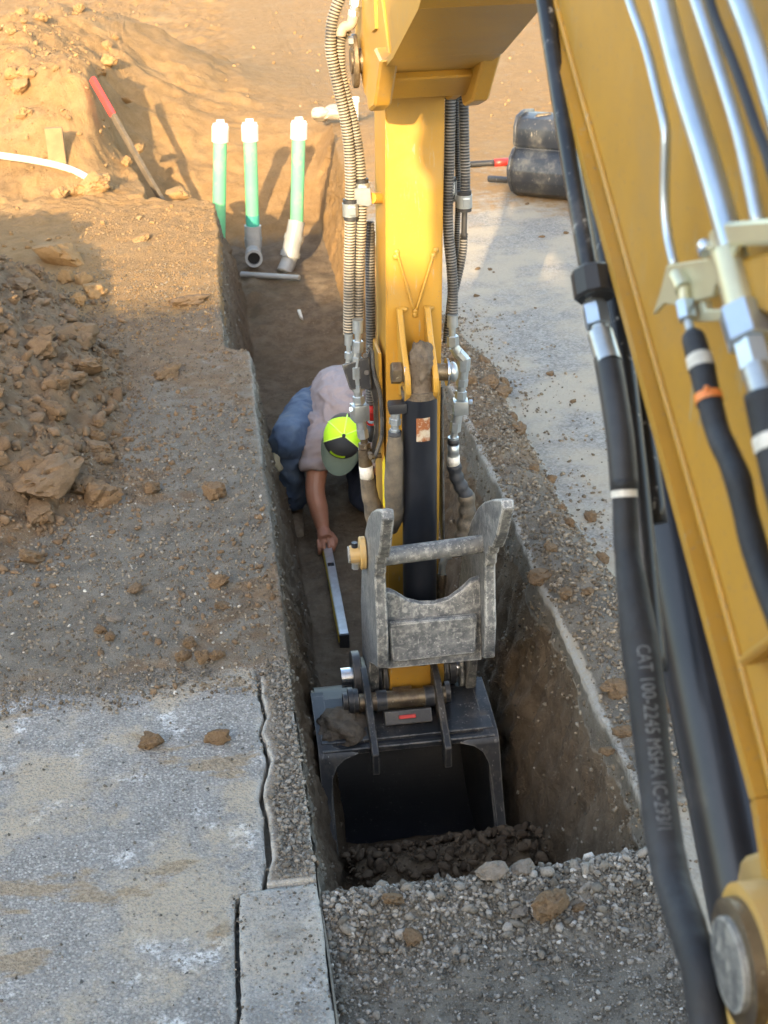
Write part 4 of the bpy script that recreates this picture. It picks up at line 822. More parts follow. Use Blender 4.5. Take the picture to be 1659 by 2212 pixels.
# clamps
def clampset(side, a, b, rodc, rod_to):
    for (q, w) in (a, b):
        c_ = P(*q, y=YL + w); up_ = Vector((0, 0, 1))
        m_ = MB(); m_.prism(c_ - up_ * .030, c_ + up_ * .030, .0215, 20); m_.done('clamp_rubber', 'rubber', stick, angle=40)
        MB().prism(c_ - up_ * .019, c_ + up_ * .019, .0235, 20).done('hose_clamp', 'zinc', stick, angle=40)
        MB().box(c_ + Vector((.002, -.024, 0)), (.022, .008, .026), None, .002).done('clamp_buckle', 'zinc', stick)
    MB().prism(P(*rodc, y=YL), P(*rod_to, y=YL + .04), .013, 16).done('clamp_rod', 'zinc', stick, angle=40)
clampset(0, ((757, 452), 0), ((781, 408), .02), (762, 428), (815, 428))
MB().plate([P(a, b, y=YL - .005) for a, b in [(764, 406), (800, 406), (803, 440), (796, 446), (764, 440)]], (0, 1, 0), .012, .002).done('clamp_plate', 'zinc', stick)
MB().prism(P(803, 428, y=4.1), P(830, 428, y=4.14), .0165, 16).done('clamp_boss', 'yellow', stick, angle=40)
clampset(1, ((1003, 434), 0), ((970, 405), .02), (1000, 425), (958, 428))
# fittings chain, left
for a, b, r_, n_, mt in (((773, 690), (773, 718), .0165, 18, 'zinc'), ((773, 718), (773, 736), .0105, 16, 'zinc'), ((773, 736), (772, 760), .0185, 6, 'zinc'), ((772, 760), (770, 772), .0135, 16, 'zinc'), ((771, 770), (768, 792), .0175, 6, 'zinc'), ((768, 790), (769, 816), .0205, 8, 'zinc'), ((770, 815), (772, 830), .0165, 16, 'zinc'), ((772, 830), (773, 845), .0190, 6, 'zinc'), ((773, 845), (774, 856), .0135, 16, 'zinc'), ((774, 855), (776, 872), .0185, 6, 'zinc'),
    ((779, 908), (782, 926), .0165, 16, 'zinc'), ((782, 926), (785, 946), .0180, 6, 'zinc'), ((785, 945), (787, 956), .0120, 12, 'brown_steel'), ((787, 956), (788, 968), .0195, 6, 'brown_steel'), ((788, 968), (790, 1008), .0215, 20, 'brown_steel'), ((753, 722), (753, 745), .0125, 16, 'zinc'), ((753, 745), (753, 762), .0075, 12, 'zinc'), ((753, 760), (753, 776), .0125, 6, 'zinc'), ((753, 775), (752, 790), .009, 12, 'zinc')):
    fit(stick, 'hose_fitting', a, b, r_, n_, mt, y=YL - .02)
MB().box(P(777, 890, y=YL - .02), (.050, .045, .052), Matrix.Rotation(.25, 3, 'Z'), .002).done('fitting_block', 'zinc', stick, angle=30)
MB().prism(P(758, 884, y=YL - .03), P(764, 884, y=YL - .02), .008, 6).done('bolt', 'zinc_bright', stick)
MB().tube([P(790, 1005, y=YL - .02), P(792, 1022, y=YL - .02), P(793, 1034, y=YL - .02)], .0222, 20).done('hose_label', 'white_label', stick, True)
c_ = curve([P(a, b, y=YL - .02) for a, b in [(792, 1030), (795, 1045), (800, 1075), (806, 1095), (806, 1115), (812, 1150)]], .006); rr = np.interp(np.linspace(0, 1, len(c_)), [0, .3, .6, .8, 1], [.022, .0265, .029, .025, .02]) * (1 + .07 * np.array([float(mnoise.noise(Vector((i * .25, 1, 3)))) for i in range(len(c_))]))
MB().tube(c_, list(rr), 20).done('hose_sleeve', 'sleeve_dirty', stick, True)
MB().tube(curve([P(803, 878, y=YL + .08), P(803, 905, y=YL + .08)], .01), .0185, 16).done('ring', 'red_plastic', stick, True)
tor = MB(); tor.tube([P(803 + 13 * math.cos(a), 905 + 13 * math.sin(a), y=YL + .05) for a in np.linspace(0, 2 * math.pi, 18)], .0035, 8, False); tor.done('ring', 'red_plastic', stick, True)
MB().tube([P(803, 915, y=YL + .08), P(803, 950, y=YL + .08)], .0190, 16).done('hose_boot', 'rubber', stick, True)
# black hose guard plate seen nearly edge on
gp = MB(); gpx = P(803, 860, y=4.06).x
gp.tube(curve([P(a, b, y=4.04) for a, b in [(795, 748), (804, 760), (806, 790), (812, 820), (821, 850), (825, 900), (825, 940), (818, 965), (811, 985), (806, 998)]], .01), .0065, 8)
gp.plate([P(a, b, y=4.09) for a, b in [(795, 746), (804, 750), (808, 800), (817, 850), (818, 940), (806, 990), (800, 985), (808, 930), (806, 870), (796, 830)]], (0, 1, 0), .012, .002)
gp.plate([P(a, b, y=4.07) for a, b in [(738, 788), (798, 770), (804, 840), (756, 842)]], (0, 1, 0), .010, .003)
gp.done('hose_guard', 'plate_black', stick, angle=40)
for q in ((789, 768), (792, 805), (799, 980)): MB().prism(P(*q, y=4.055), P(q[0], q[1], y=4.085), .0085, 6).done('bolt', 'black_paint', stick)
MB().prism(P(800, 987, y=4.03), P(822, 984, y=4.06), .0085, 8).done('guard_bolt', 'brown_steel', stick)
# hoses right of the stick
ribbed('guarded_hose', [P(a, b, y=YL) for a, b in [(973, 170), (972, 240), (971, 320), (969, 397), (967, 460), (970, 520), (975, 570), (978, 620), (978, 682)]], .0172, stick, 'guard_hose_dark')
ribbed('guarded_hose', [P(a, b, y=YL + .01) for a, b in [(1001, 175), (1002, 240), (1003, 300), (1005, 370), (1005, 420)]], .0160, stick, 'guard_hose_dark')
hose('hydraulic_hose', [P(1005, 420, y=YL + .01), P(1003, 480, y=YL + .01), P(1002, 515, y=YL + .01)], .0085, stick, 'rubber')
ribbed('guarded_hose', [P(a, b, y=YL + .03) for a, b in [(1002, 505), (1000, 540), (993, 580), (984, 620), (975, 660), (966, 720)]], .0135, stick, 'guard_hose_dark')
ribbed('guarded_hose', [P(a, b, y=YL + .06) for a, b in [(986, 180), (986, 260), (988, 340), (990, 410), (988, 480), (984, 560), (972, 640), (962, 740)]], .0090, stick, 'guard_hose_dark', .007)
for a, b, r_, n_ in (((978, 680), (977, 706), .0165, 18), ((977, 706), (977, 726), .0105, 16), ((978, 725), (979, 748), .0190, 6), ((980, 748), (990, 764), .0165, 16), ((988, 760), (1003, 776), .0185, 8), ((1003, 772), (1001, 800), .0205, 6), ((1001, 800), (999, 818), .0170, 16), ((999, 818), (997, 834), .0190, 6), ((997, 834), (996, 844), .0135, 16), ((996, 844), (995, 862), .0185, 6), ((989, 894), (986, 912), .0165, 16), ((985, 911), (983, 932), .0180, 6), ((983, 932), (979, 946), .0110, 14), ((979, 944), (979, 950), .0175, 16)):
    fit(stick, 'hose_fitting', a, b, r_, n_, 'zinc', y=YL - .02)
MB().box(P(995, 878, y=YL - .02), (.046, .045, .044), Matrix.Rotation(-.1, 3, 'Z'), .002).done('fitting_block', 'zinc', stick, angle=30)
MB().prism(P(1014, 868, y=YL - .03), P(1020, 868, y=YL - .03), .008, 6).done('bolt', 'zinc_bright', stick)
MB().tube([P(979, 948, y=YL - .02), P(979, 960, y=YL - .02)], .0190, 18).done('hose_collar', 'rubber', stick, True)
MB().tube([P(979, 958, y=YL - .02), P(979, 985, y=YL - .02)], .0190, 18).done('ferrule', 'zinc', stick, True)
MB().tube([P(979, 984, y=YL - .02), P(980, 1004, y=YL - .02)], .0205, 18).done('hose_label', 'white_label', stick, True)
c_ = curve([P(a, b, y=YL - .02) for a, b in [(980, 1003), (986, 1030), (998, 1055), (1009, 1072)]], .006); MB().tube(c_, [.0225 * (1 + .09 * math.sin(i * 1.1)) for i in range(len(c_))], 18).done('hose_sleeve', 'sleeve', stick, True)
c_ = curve([P(a, b, y=YL - .02) for a, b in [(1007, 1068), (1010, 1095), (1006, 1125), (998, 1160), (985, 1195)]], .006); MB().tube(c_, [.026 * (1 + .10 * math.sin(i * .8)) for i in range(len(c_))], 18).done('hose_sleeve', 'sleeve_dirty', stick, True)
MB().tube(curve([P(a, b, y=3.98) for a, b in [(975, 1200), (962, 1205), (956, 1220), (955, 1240)]], .006), .0115, 14).done('hose_elbow', 'zinc', stick, True)
fit(stick, 'hose_nut', (955, 1240), (953, 1262), .0165, 6, 'brown_steel', y=3.98); fit(stick, 'hose_fitting', (953, 1260), (952, 1300), .014, 12, 'brown_steel', y=3.98)
xplate([(4.04, .68), (4.10, .66), (4.12, .2), (4.05, .1)], P(955, 900, y=4.05).x, .008, 'hose_guard', 'plate_black', stick)

# thumb
prof = [(3.425, .578), (3.408, .555), (3.44, .51), (3.49, .43), (3.55, .364), (3.60, .345), (3.615, .312), (3.64, .30), (3.645, .262), (3.665, .245), (3.655, .127), (3.645, .05), (3.668, -.08), (3.76, -.125), (3.93, -.22), (3.985, -.40), (4.03, -.42), (4.1, -.40), (4.15, -.30), (4.13, -.1), (4.02, .12), (3.87, .30), (3.77, .39), (3.68, .45), (3.55, .52)]
thumb = MB().plate(yz(prof, .402), XV, .034, .004).done('thumb', 'worn_steel', exc, angle=35)
MB().plate(yz(prof, .733), XV, .034, .004).done('side_plate', 'worn_steel', thumb, angle=35)
MB().prism((.41, 3.665, .306), (.725, 3.705, .300), .0275, 28).done('crossbar', 'worn_steel', thumb, angle=40)
top_ = [(.418, .145), (.435, .150), (.455, .138), (.49, .108), (.53, .092), (.575, .088), (.62, .098), (.66, .128), (.69, .158), (.718, .165)]
cp_ = [Vector((x_, 3.755 - .05 * z_, z_)) for x_, z_ in top_] + [Vector((.718, 3.725, -.112)), Vector((.418, 3.725, -.112))]
MB().plate(cp_, (0, 1, .15), .024, .003).done('cross_plate', 'worn_steel', thumb, angle=35)
MB().plate([Vector((.428, 3.705, .058)), Vector((.700, 3.705, .058)), Vector((.694, 3.70, -.072)), Vector((.432, 3.70, -.078))], (0, 1, .04), .022, .005).done('wear_pad', 'worn_steel', thumb, angle=35)
MB().plate([Vector((.418, 3.735, -.098)), Vector((.718, 3.735, -.098)), Vector((.718, 3.82, -.125)), Vector((.418, 3.82, -.125))], (0, .3, .9), .02, .003).done('lower_plate', 'worn_steel', thumb)
# yellow hub and bolt left of the thumb (cylinder rod pin)
hb = P(775, 1195, y=3.86); hx = P(756, 1198, y=3.86)
xplate([(hb.y + .040 * math.cos(a), hb.z + .055 * math.sin(a)) for a in np.linspace(0, 2 * math.pi, 18, endpoint=False)], hb.x + .012, .02, 'pin_flange', 'yellow_dusty', thumb)
MB().prism(hx, hb + XV * .02, .028, 22).done('pin_boss', 'yellow_dusty', thumb, angle=40); MB().prism(hx - XV * .006, hx + XV * .002, .026, 22).done('pin_end', 'worn_steel', thumb, angle=40)
MB().prism(P(766, 1172, y=3.84), P(766, 1182, y=3.84), .010, 8).done('bolt', 'black_paint', thumb); MB().prism(P(768, 1216, y=3.84), P(768, 1228, y=3.84), .012, 6).done('nut', 'zinc', thumb)

# linkage at the stick end and bucket
pz = Vector((.548, 4.06, -.335))
lk = MB().prism(Vector((.300, 4.05, -.345)), Vector((.720, 4.05, -.345)), .034, 26).done('bucket_pin', 'chrome', exc, angle=40)
for x0, t_, r_ in ((.352, .03, .085), (.420, .030, .060), (.446, .018, .068), (.652, .018, .066), (.676, .026, .055), (.705, .012, .068), (.728, .020, .062)):
    poly = [(4.05 + r_ * math.cos(a), -.345 + r_ * 1.05 * math.sin(a)) for a in np.linspace(0, 2 * math.pi, 26, endpoint=False)]
    xplate(poly, x0, t_, 'link_ring', 'plate_black' if x0 < .7 else 'worn_steel', lk)
MB().prism((.46, 4.03, -.425), (.64, 4.03, -.425), .03, 20).done('link_bar', 'plate_black', lk, angle=40)

XL, XR = .205, .768
bprof = [(3.765, -.432), (4.00, -.408), (4.12, -.43), (4.23, -.52), (4.29, -.65), (4.27, -.80), (4.16, -.92), (3.98, -.985), (3.75, -.985), (3.52, -.94)]
bc_ = curve([Vector((0, a, b)) for a, b in bprof[1:]], .016)[:, 1:]
path = [np.array(bprof[0])] + [np.array(bprof[0]) * (1 - f) + np.array(bprof[1]) * f for f in (.33, .66)] + [p for p in bc_]
sh = MB(); th = .016
out_, inn = [], []
for i, p in enumerate(path):
    t_ = path[min(i + 1, len(path) - 1)] - path[max(i - 1, 0)]; t_ = t_ / np.linalg.norm(t_); n_ = np.array([-t_[1], t_[0]])
    out_.append(p + n_ * th / 2); inn.append(p - n_ * th / 2)
ring = [(q[0], q[1]) for q in out_] + [(q[0], q[1]) for q in inn[::-1]]
for i in range(len(path) - 1):
    a, b, c2, d2 = out_[i], out_[i + 1], inn[i + 1], inn[i]
    sh.plate([Vector((.49, *a)), Vector((.49, *b)), Vector((.49, *c2)), Vector((.49, *d2))], XV, XR - XL, 0)
bmesh.ops.remove_doubles(sh.bm, verts=sh.bm.verts, dist=.0005)
bucket = sh.done('bucket', 'bucket_inside', exc, angle=60)
xo = (XL, XR)
side = [(3.762, -.428)] + [tuple(p) for p in path[3:]] + [(3.50, -.90), (3.60, -.74), (3.69, -.60)]
for x0 in xo:
    xplate([(a, b) for a, b in side], x0 + (.008 if x0 < .5 else -.008), .034, 'side_plate', 'bucket_black', bucket, .003)
    s_ = -1 if x0 > .5 else 1
    # thick rim along the mouth and the upper corner
    rimp = [(4.03, -.388, .030), (3.90, -.398, .030), (3.775, -.418, .034), (3.752, -.436, .115), (3.746, -.450, .070), (3.738, -.470, .043), (3.724, -.505, .027), (3.70, -.57, .020), (3.665, -.645, .017), (3.60, -.745, .014), (3.545, -.83, .012), (3.497, -.91, .010)]
    mr = MB(); fr = [[], []]
    for a, b, w_ in rimp:
        for q, o_ in ((0, -.012), (1, .010)):
            fr[q].append((mr.bm.verts.new((x0 - s_ * .012, a + o_, b)), mr.bm.verts.new((x0 + s_ * w_, a + o_, b - (0 if b > -.43 else .002)))))
    for q0, q1 in zip(range(len(rimp) - 1), range(1, len(rimp))):
        F_, K_ = fr
        for quad in ((F_[q0][0], F_[q0][1], F_[q1][1], F_[q1][0]), (K_[q0][0], K_[q0][1], K_[q1][1], K_[q1][0]), (F_[q0][0], F_[q1][0], K_[q1][0], K_[q0][0]), (F_[q0][1], F_[q1][1], K_[q1][1], K_[q0][1])): mr.bm.faces.new(quad)
    mr.done('mouth_rim', 'bucket_black', bucket, angle=40)
    MB().tube([Vector((x0 + s_ * .002, 3.60, -.742)), Vector((x0 + s_ * .002, 3.545, -.828)), Vector((x0 + s_ * .001, 3.49, -.915))], [.008, .0095, .0095], 8).done('worn_edge', 'zinc' if x0 > .5 else 'bucket_black', bucket, True)
    MB().plate([Vector((x0 - s_ * .0135, 3.49, -.91)), Vector((x0 - s_ * .0135, 3.60, -.745)), Vector((x0 - s_ * .0135, 3.63, -.75)), Vector((x0 - s_ * .0135, 3.53, -.93))], XV, .008, 0).done('side_cutter', 'chrome' if x0 > .5 else 'worn_steel', bucket)
MB().plate([Vector((XL, 3.775, -.418)), Vector((XR, 3.775, -.418)), Vector((XR, 4.0, -.396)), Vector((XL, 4.0, -.396))], (0, 0, 1), .012, .002).done('top_plate', 'bucket_black', bucket)
MB().plate([Vector((XL, 3.757, -.424)), Vector((XR, 3.757, -.424)), Vector((XR, 3.757, -.446)), Vector((XL, 3.757, -.446))], (0, 1, 0), .02, .003).done('mouth_lip', 'bucket_black', bucket)
for x0 in (.372, .606):
    xplate([(3.70, -.50), (3.695, -.42), (3.80, -.36), (3.90, -.29), (3.99, -.275), (4.10, -.30), (4.14, -.36), (4.1, -.41), (3.78, -.435), (3.73, -.51)], x0, .024, 'ear', 'bucket_black', bucket, .003)
MB().prism((.345, 3.90, -.352), (.630, 3.90, -.352), .030, 24).done('dump_pin', 'brown_steel', bucket, angle=40)
MB().prism((.40, 3.90, -.352), (.435, 3.90, -.352), .036, 24).done('pin_sleeve', 'plate_black', bucket, angle=40); MB().prism((.56, 3.90, -.352), (.592, 3.90, -.352), .036, 24).done('pin_sleeve', 'plate_black', bucket, angle=40)
MB().box((.497, 3.845, -.385), (.155, .05, .045), Matrix.Rotation(-.5, 3, 'X'), .004).done('stop_block', 'plate_black', bucket); MB().box((.492, 3.818, -.368), (.055, .012, .012), Matrix.Rotation(-.5, 3, 'X'), .002).done('red_marker', 'red_plastic', bucket); MB().box((.492, 3.935, -.338), (.065, .02, .012), None, .002).done('red_marker', 'brown_steel', bucket)
for x0, r_ in ((.318, .045), (.300, .030), (.335, .040), (.640, .036)): MB().prism((x0 - .008, 3.92, -.355), (x0 + .008, 3.92, -.355), r_, 22).done('pin_collar', 'plate_black', bucket, angle=40)
tor = MB(); tc_ = P(774, 1608 - 4, y=3.80); tc_ = P(905 - 131, 1603, y=3.8); tor.tube([tc_ + Vector((.010 * math.cos(a), 0, .012 * math.sin(a))) for a in np.linspace(0, 2 * math.pi, 14)], .0035, 8, False); tor.done('ring', 'zinc', bucket, True)
sm_ = bmesh.new(); bmesh.ops.create_icosphere(sm_, subdivisions=4, radius=1.0)
for v in sm_.verts:
    d_ = v.co.normalized(); q = 1 + .35 * mnoise.noise(d_ * 2 + Vector((5, 5, 1))) + .15 * mnoise.noise(d_ * 5) + .08 * mnoise.noise(d_ * 11); v.co = Vector((.285 + d_.x * .085 * q, 3.87 + d_.y * .10 * q, -.415 + d_.z * .045 * q))
me = bpy.data.meshes.new('soil'); sm_.to_mesh(me); sm_.free(); obj('caked_soil', me, 'mud', bucket, True)
for i in range(4):
    x0 = XL + .07 + i * .14
    MB().plate([Vector((x0 - .03, 3.54, -.945)), Vector((x0 + .03, 3.54, -.945)), Vector((x0 + .022, 3.40, -.925)), Vector((x0 - .022, 3.40, -.925))], (0, .1, 1), .03, .004).done('tooth', 'worn_steel', bucket)

# the machine behind the operator's eye
house = MB().box((.62, -1.75, 1.2), (2.1, 1.5, .9), None, .12).done('house', 'yellow', exc, angle=40)
MB().box((1.25, -.55, 1.15), (.8, .9, .8), None, .08).done('side_tank', 'yellow', exc, angle=40)
MB().box((.55, -.9, .70), (2.0, 2.6, .12), None, .02).done('deck', 'black_paint', exc)
cab = MB(); x0, x1, y0, y1, zf, zr = -.52, .34, -1.25, .22, .80, 2.60
for a, b in ((x0, y0), (x1, y0), (x0, y1 - .02), (x1, y1 - .02)): cab.box((a, b, (zf + zr) / 2), (.07, .07, zr - zf), None, .015)
cab.box(((x0 + x1) / 2, y0, 1.3), (x1 - x0, .05, 1.0), None, .01); cab.box((x1, (y0 + y1) / 2, 1.15), (.05, y1 - y0, .7), None, .01); cab.box((x0, (y0 + y1) / 2, 1.1), (.05, y1 - y0, .6), None, .01)
cabo = cab.done('cab', 'trim_grey', exc); MB().box(((x0 + x1) / 2, (y0 + y1) / 2, zr + .03), (x1 - x0 + .12, y1 - y0 + .14, .12), None, .04).done('cab_roof', 'yellow', cabo, angle=40)
gd = MB()
for i in range(9): gd.box(((x0 + x1) / 2, y0 + .08 + i * .165, zr + .20), (x1 - x0 + .1, .075, .03), None, .004)
for a, b in ((x0 - .02, y0), (x1 + .02, y0), (x0 - .02, y1), (x1 + .02, y1)): gd.box((a, b, zr + .15), (.05, .05, .15), None, .004)
gd.box(((x0 + x1) / 2, y1 + .03, zr + .21), (x1 - x0 + .1, .05, .22), None, .01)
gd.done('roof_shade_guard', 'black_paint', cabo)  # unseen guard, added so the roof's shade reaches farther out at right
MB().box(((x0 + x1) / 2, y0, 2.15), (x1 - x0 - .08, .012, .75)).done('rear_window', 'glass_dark', cabo)
for xx in (-.42, 1.55):
    tk = MB(); pts = [(-2.2 + .27 * math.sin(a), .27 - .27 * math.cos(a)) for a in np.linspace(-math.pi, 0, 10)] + [(.25 + .27 * math.sin(a), .27 - .27 * math.cos(a)) for a in np.linspace(0, math.pi, 10)]
    tk.plate(yz(pts, xx), XV, .36, .01); tko = tk.done('track', 'rubber', exc)
    for yy in (-2.2, -1.6, -1.0, -.4, .25): MB().prism((xx - .19, yy, .27), (xx + .19, yy, .27), .18 if yy in (-2.2, .25) else .10, 20).done('wheel', 'black_paint', tko, angle=40)
MB().box((.57, .35, .85), (.34, .9, .35), None, .05).done('swing_post', 'yellow_dusty', exc, angle=40)

# ------------------------------------------------------------------ unseen building added behind the machine so its roof shades the foreground
BY, BZ = -9.0, SUN_SLOPE * 16.2
shade_bld = thing('building', 'long plain building added out of view behind the excavator to shade the foreground', 'building', (-6.5, BY - 4, 0))
MB().box((-6.5, BY - 4.1, BZ / 2 - .1), (17, 8, BZ - .2)).done('wall', 'wall_paint', shade_bld)
MB().box((-6.5, BY - 4.05, BZ - .1), (17.4, 8.3, .2)).done('roof', 'roof_metal', shade_bld)
for i in range(6):
    w = MB().box((-13 + i * 2.6, BY - .09, 2.0), (1.3, .06, 1.2)).done('window', 'glass_dark', shade_bld); MB().box((-13 + i * 2.6, BY - .07, 1.36), (1.45, .1, .08)).done('sill', 'roof_metal', w)

# ------------------------------------------------------------------ worker kneeling in the trench
def blob(name, parts, voxel, mat, parent, smooth=6, wrinkle=0.0, wscale=18):
    b = MB()
    for p in parts:
        if p[0] == 't': b.tube(curve(p[1], .012) if len(p) < 4 else p[1], list(np.interp(np.linspace(0, 1, len(curve(p[1], .012))), np.linspace(0, 1, len(p[2])), p[2])), 14)
        else: b.ball(p[1], 1.0, 3, p[2])
    bmesh.ops.recalc_face_normals(b.bm, faces=b.bm.faces); me = bpy.data.meshes.new(name); b.bm.to_mesh(me); b.bm.free()
    o = bpy.data.objects.new('tmp', me); COL.objects.link(o)
    r = o.modifiers.new('r', 'REMESH'); r.mode = 'VOXEL'; r.voxel_size = voxel
    s_ = o.modifiers.new('s', 'SMOOTH'); s_.iterations = smooth; s_.factor = .5
    bpy.context.view_layer.update(); m2 = bpy.data.meshes.new_from_object(o.evaluated_get(bpy.context.evaluated_depsgraph_get())); bpy.data.objects.remove(o)
    if wrinkle:
        n = np.zeros(len(m2.vertices) * 3); m2.vertices.foreach_get('co', n); n = n.reshape(-1, 3); nn = np.zeros(len(n) * 3); m2.vertices.foreach_get('normal', nn); nn = nn.reshape(-1, 3)
        w = fbm(n[:, 0] * wscale + 1.5 * fbm(n[:, 0] * 6, n[:, 1] * 6, n[:, 2] * 6, o=2), n[:, 1] * wscale * .6 + n[:, 2] * wscale * .5, n[:, 2] * wscale, o=3); w = (1 - np.abs(w) * 2.2); w = np.sign(w) * np.abs(w) ** 1.5
        n = n + nn * (w * wrinkle)[:, None]; m2.vertices.foreach_set('co', n.ravel()); m2.update()
    m2.name = name; m2.materials.clear()
    return obj(name, m2, mat, parent, True)
V = Vector
FZ = -.90
per = thing('person', 'worker in mauve T-shirt, jeans and neon cap crouching in the trench, holding a level', 'person', (.45, 6.45, FZ))
hc = V((.515, 6.03, -.300)); up = (V(CPOS) - hc).normalized(); up = (up + V((.02, 0, .02))).normalized()
fwd = V((-.26, -.42, -.88)); fwd = (fwd - up * fwd.dot(up)).normalized(); sid = up.cross(fwd)
sh1, el1, wr1 = V((.415, 6.22, -.42)), V((.374, 6.10, -.600)), V((.396, 6.02, -.765))
sh2, el2, wr2 = V((.67, 6.22, -.42)), V((.735, 6.08, -.60)), V((.66, 5.92, -.80))
hand = []
def mkhand(w, kn, thumbdir, along):
    out = [('t', [w, (w * 2 + kn) / 3, kn], [.030, .036, .036])]
    side_ = V((1, 0, 0))
    for i, (l, o_) in enumerate(((.90, -.036), (1.0, -.012), (.95, .012), (.75, .034))):
        b0 = kn + side_ * o_; p1 = b0 + along * .030 * l + V((0, -.004, -.020)); p2 = p1 + V((0, .004, -.032 * l)); p3 = p2 + V((0, .022, -.018 * l))
        out.append(('t', [b0, p1, p2, p3], [.0095, .0092, .0086, .0075]))
    b0 = (w + kn) / 2 + thumbdir * .03; out.append(('t', [b0, b0 + thumbdir * .022 + V((0, -.02, -.025)), b0 + thumbdir * .014 + V((0, -.03, -.058))], [.014, .0115, .009]))
    return out
parts = [('b', hc, (.078, .092, .098)), ('b', hc - up * .05 + fwd * .055, (.055, .06, .06)), ('b', hc - up * .035 + fwd * .10, (.014, .018, .018)), ('t', [hc - up * .05, V((.525, 6.12, -.42)), V((.54, 6.24, -.42))], [.055, .058, .07]),
         ('b', hc + sid * .078 - up * .03, (.012, .02, .026)), ('b', hc - sid * .078 - up * .03, (.012, .02, .026)),
         ('t', [sh1, (sh1 + el1) / 2, el1, (el1 + wr1) / 2, wr1], [.055, .052, .047, .046, .031]), ('t', [sh2, (sh2 + el2) / 2, el2, (el2 + wr2) / 2, wr2], [.055, .052, .046, .044, .03]),
         ('t', [V((.54, 6.24, -.42)), V((.55, 6.5, -.42)), V((.55, 6.75, -.45))], [.09, .10, .10])]
parts += mkhand(wr1, wr1 + V((.006, -.055, -.028)), V((1, 0, 0)), V((.05, -1, -.2))) + mkhand(wr2, wr2 + V((-.02, -.05, -.03)), V((-1, 0, 0)), V((-.2, -1, -.2)))
blob('body', parts, .0042, 'skin', per, 2)
blob('shirt', [('t', [V((.525, 6.17, -.415)), V((.535, 6.26, -.40)), V((.545, 6.42, -.36)), V((.555, 6.6, -.345)), V((.56, 6.74, -.37)), V((.56, 6.84, -.42))], [.085, .125, .150, .152, .145, .12]),
    ('b', V((.43, 6.34, -.40)), (.085, .12, .10)), ('b', V((.66, 6.34, -.40)), (.085, .12, .10)), ('b', V((.47, 6.52, -.38)), (.10, .17, .12)), ('b', V((.63, 6.52, -.38)), (.10, .17, .12)),
    ('t', [V((.455, 6.30, -.40)), V((.415, 6.22, -.42)), V((.398, 6.165, -.485)), V((.393, 6.148, -.515))], [.085, .082, .076, .078]), ('t', [V((.63, 6.30, -.40)), sh2, (sh2 + el2) / 2], [.085, .08, .074])], .007, 'shirt', per, 5, .015, 10)
kn1, an1 = V((.262, 6.21, -.375)), V((.275, 6.345, -.74))
hp1, hp2 = V((.45, 6.80, -.46)), V((.66, 6.82, -.47)); kn2, an2 = V((.645, 6.42, -.80)), V((.66, 6.84, -.82))
blob('jeans', [('t', [hp1, V((.38, 6.55, -.40)), kn1], [.120, .105, .082]), ('t', [kn1 + V((0, .01, .01)), V((.262, 6.27, -.55)), an1 + V((0, 0, -.02))], [.082, .078, .066]), ('b', V((.555, 6.83, -.46)), (.175, .12, .13)), ('b', kn1, (.083, .085, .083))], .010, 'denim', per, 5, .012, 14)
blob('jeans_leg', [('t', [hp2, V((.66, 6.6, -.62)), kn2], [.115, .10, .082]), ('t', [kn2, V((.65, 6.6, -.82)), an2], [.08, .07, .06]), ('b', kn2, (.082, .085, .08))], .011, 'denim_shaded', per, 5, .005, 20)
bt = blob('boot', [('t', [an1 + V((0, .03, .06)), an1 + V((0, .035, -.05)), V((.278, 6.37, -.84))], [.058, .056, .052]), ('t', [V((.278, 6.39, -.855)), V((.276, 6.26, -.852)), V((.276, 6.165, -.862))], [.046, .047, .038])], .007, 'boot_leather', per, 5)
MB().plate([V((.278 + .050 * math.cos(a), 6.275 + .155 * math.sin(a), FZ + .008)) for a in np.linspace(0, 2 * math.pi, 22, endpoint=False)], (0, 0, 1), .026, .003).done('sole', 'boot_sole', bt, angle=40)
blob('boot', [('t', [an2, V((.665, 6.90, -.84)), V((.665, 6.99, -.86))], [.055, .05, .045])], .009, 'boot_leather', per, 5)
MB().tube(curve([V((.205, 6.17, -.42)), V((.20, 6.15, -.46)), V((.215, 6.16, -.50))], .01), .02, 10).done('knee_pad', simple('pad_tan', (.32, .28, .18), .8).name, per, True)
MB().ball(hc - up * .012 - fwd * .02, 1.0, 3, (.083, .09, .09)).done('hair', 'hair', per, True)
# cap: six panels, front panels dark, mesh back neon
def capv(th_, ph_, r_=1.0):
    # th_ 0 at button, pi/2 at rim ; ph_ 0 = forward
    a, b, h = .104, .092, .108
    d_ = fwd * math.cos(ph_) * math.sin(th_) * a + sid * math.sin(ph_) * math.sin(th_) * b + up * (math.cos(th_) * h - .012 + (.012 * math.cos(ph_) * math.sin(th_) if math.cos(ph_) > 0 else 0))
    return hc + d_ * r_
NT_, NP = 12, 48
def capshell(name, mat, sel, off):
    b = MB(); vs = {}
    for i in range(NT_):
        for j in range(NP):
            if not sel(2 * math.pi * (j + .5) / NP): continue
            q = []
            for ii, jj in ((i, j), (i, j + 1), (i + 1, j + 1), (i + 1, j)):
                key = (ii, jj % NP)
                if key not in vs:
                    t_ = .02 + (math.pi / 2 - .02) * ii / NT_; vs[key] = b.bm.verts.new(capv(t_, 2 * math.pi * jj / NP, 1 + off))
                q.append(vs[key])
            b.bm.faces.new(q)
    return b.done(name, mat, None, True)
front = lambda p: math.cos(p) > math.cos(math.radians(66))
cap = capshell('cap', 'cap_neon', lambda p: True, 0.0); cap.parent = per; cap.matrix_parent_inverse = Matrix.Translation(-V(per.location))
fp = capshell('front_panel', 'cap_front', front, .012); fp.parent = cap
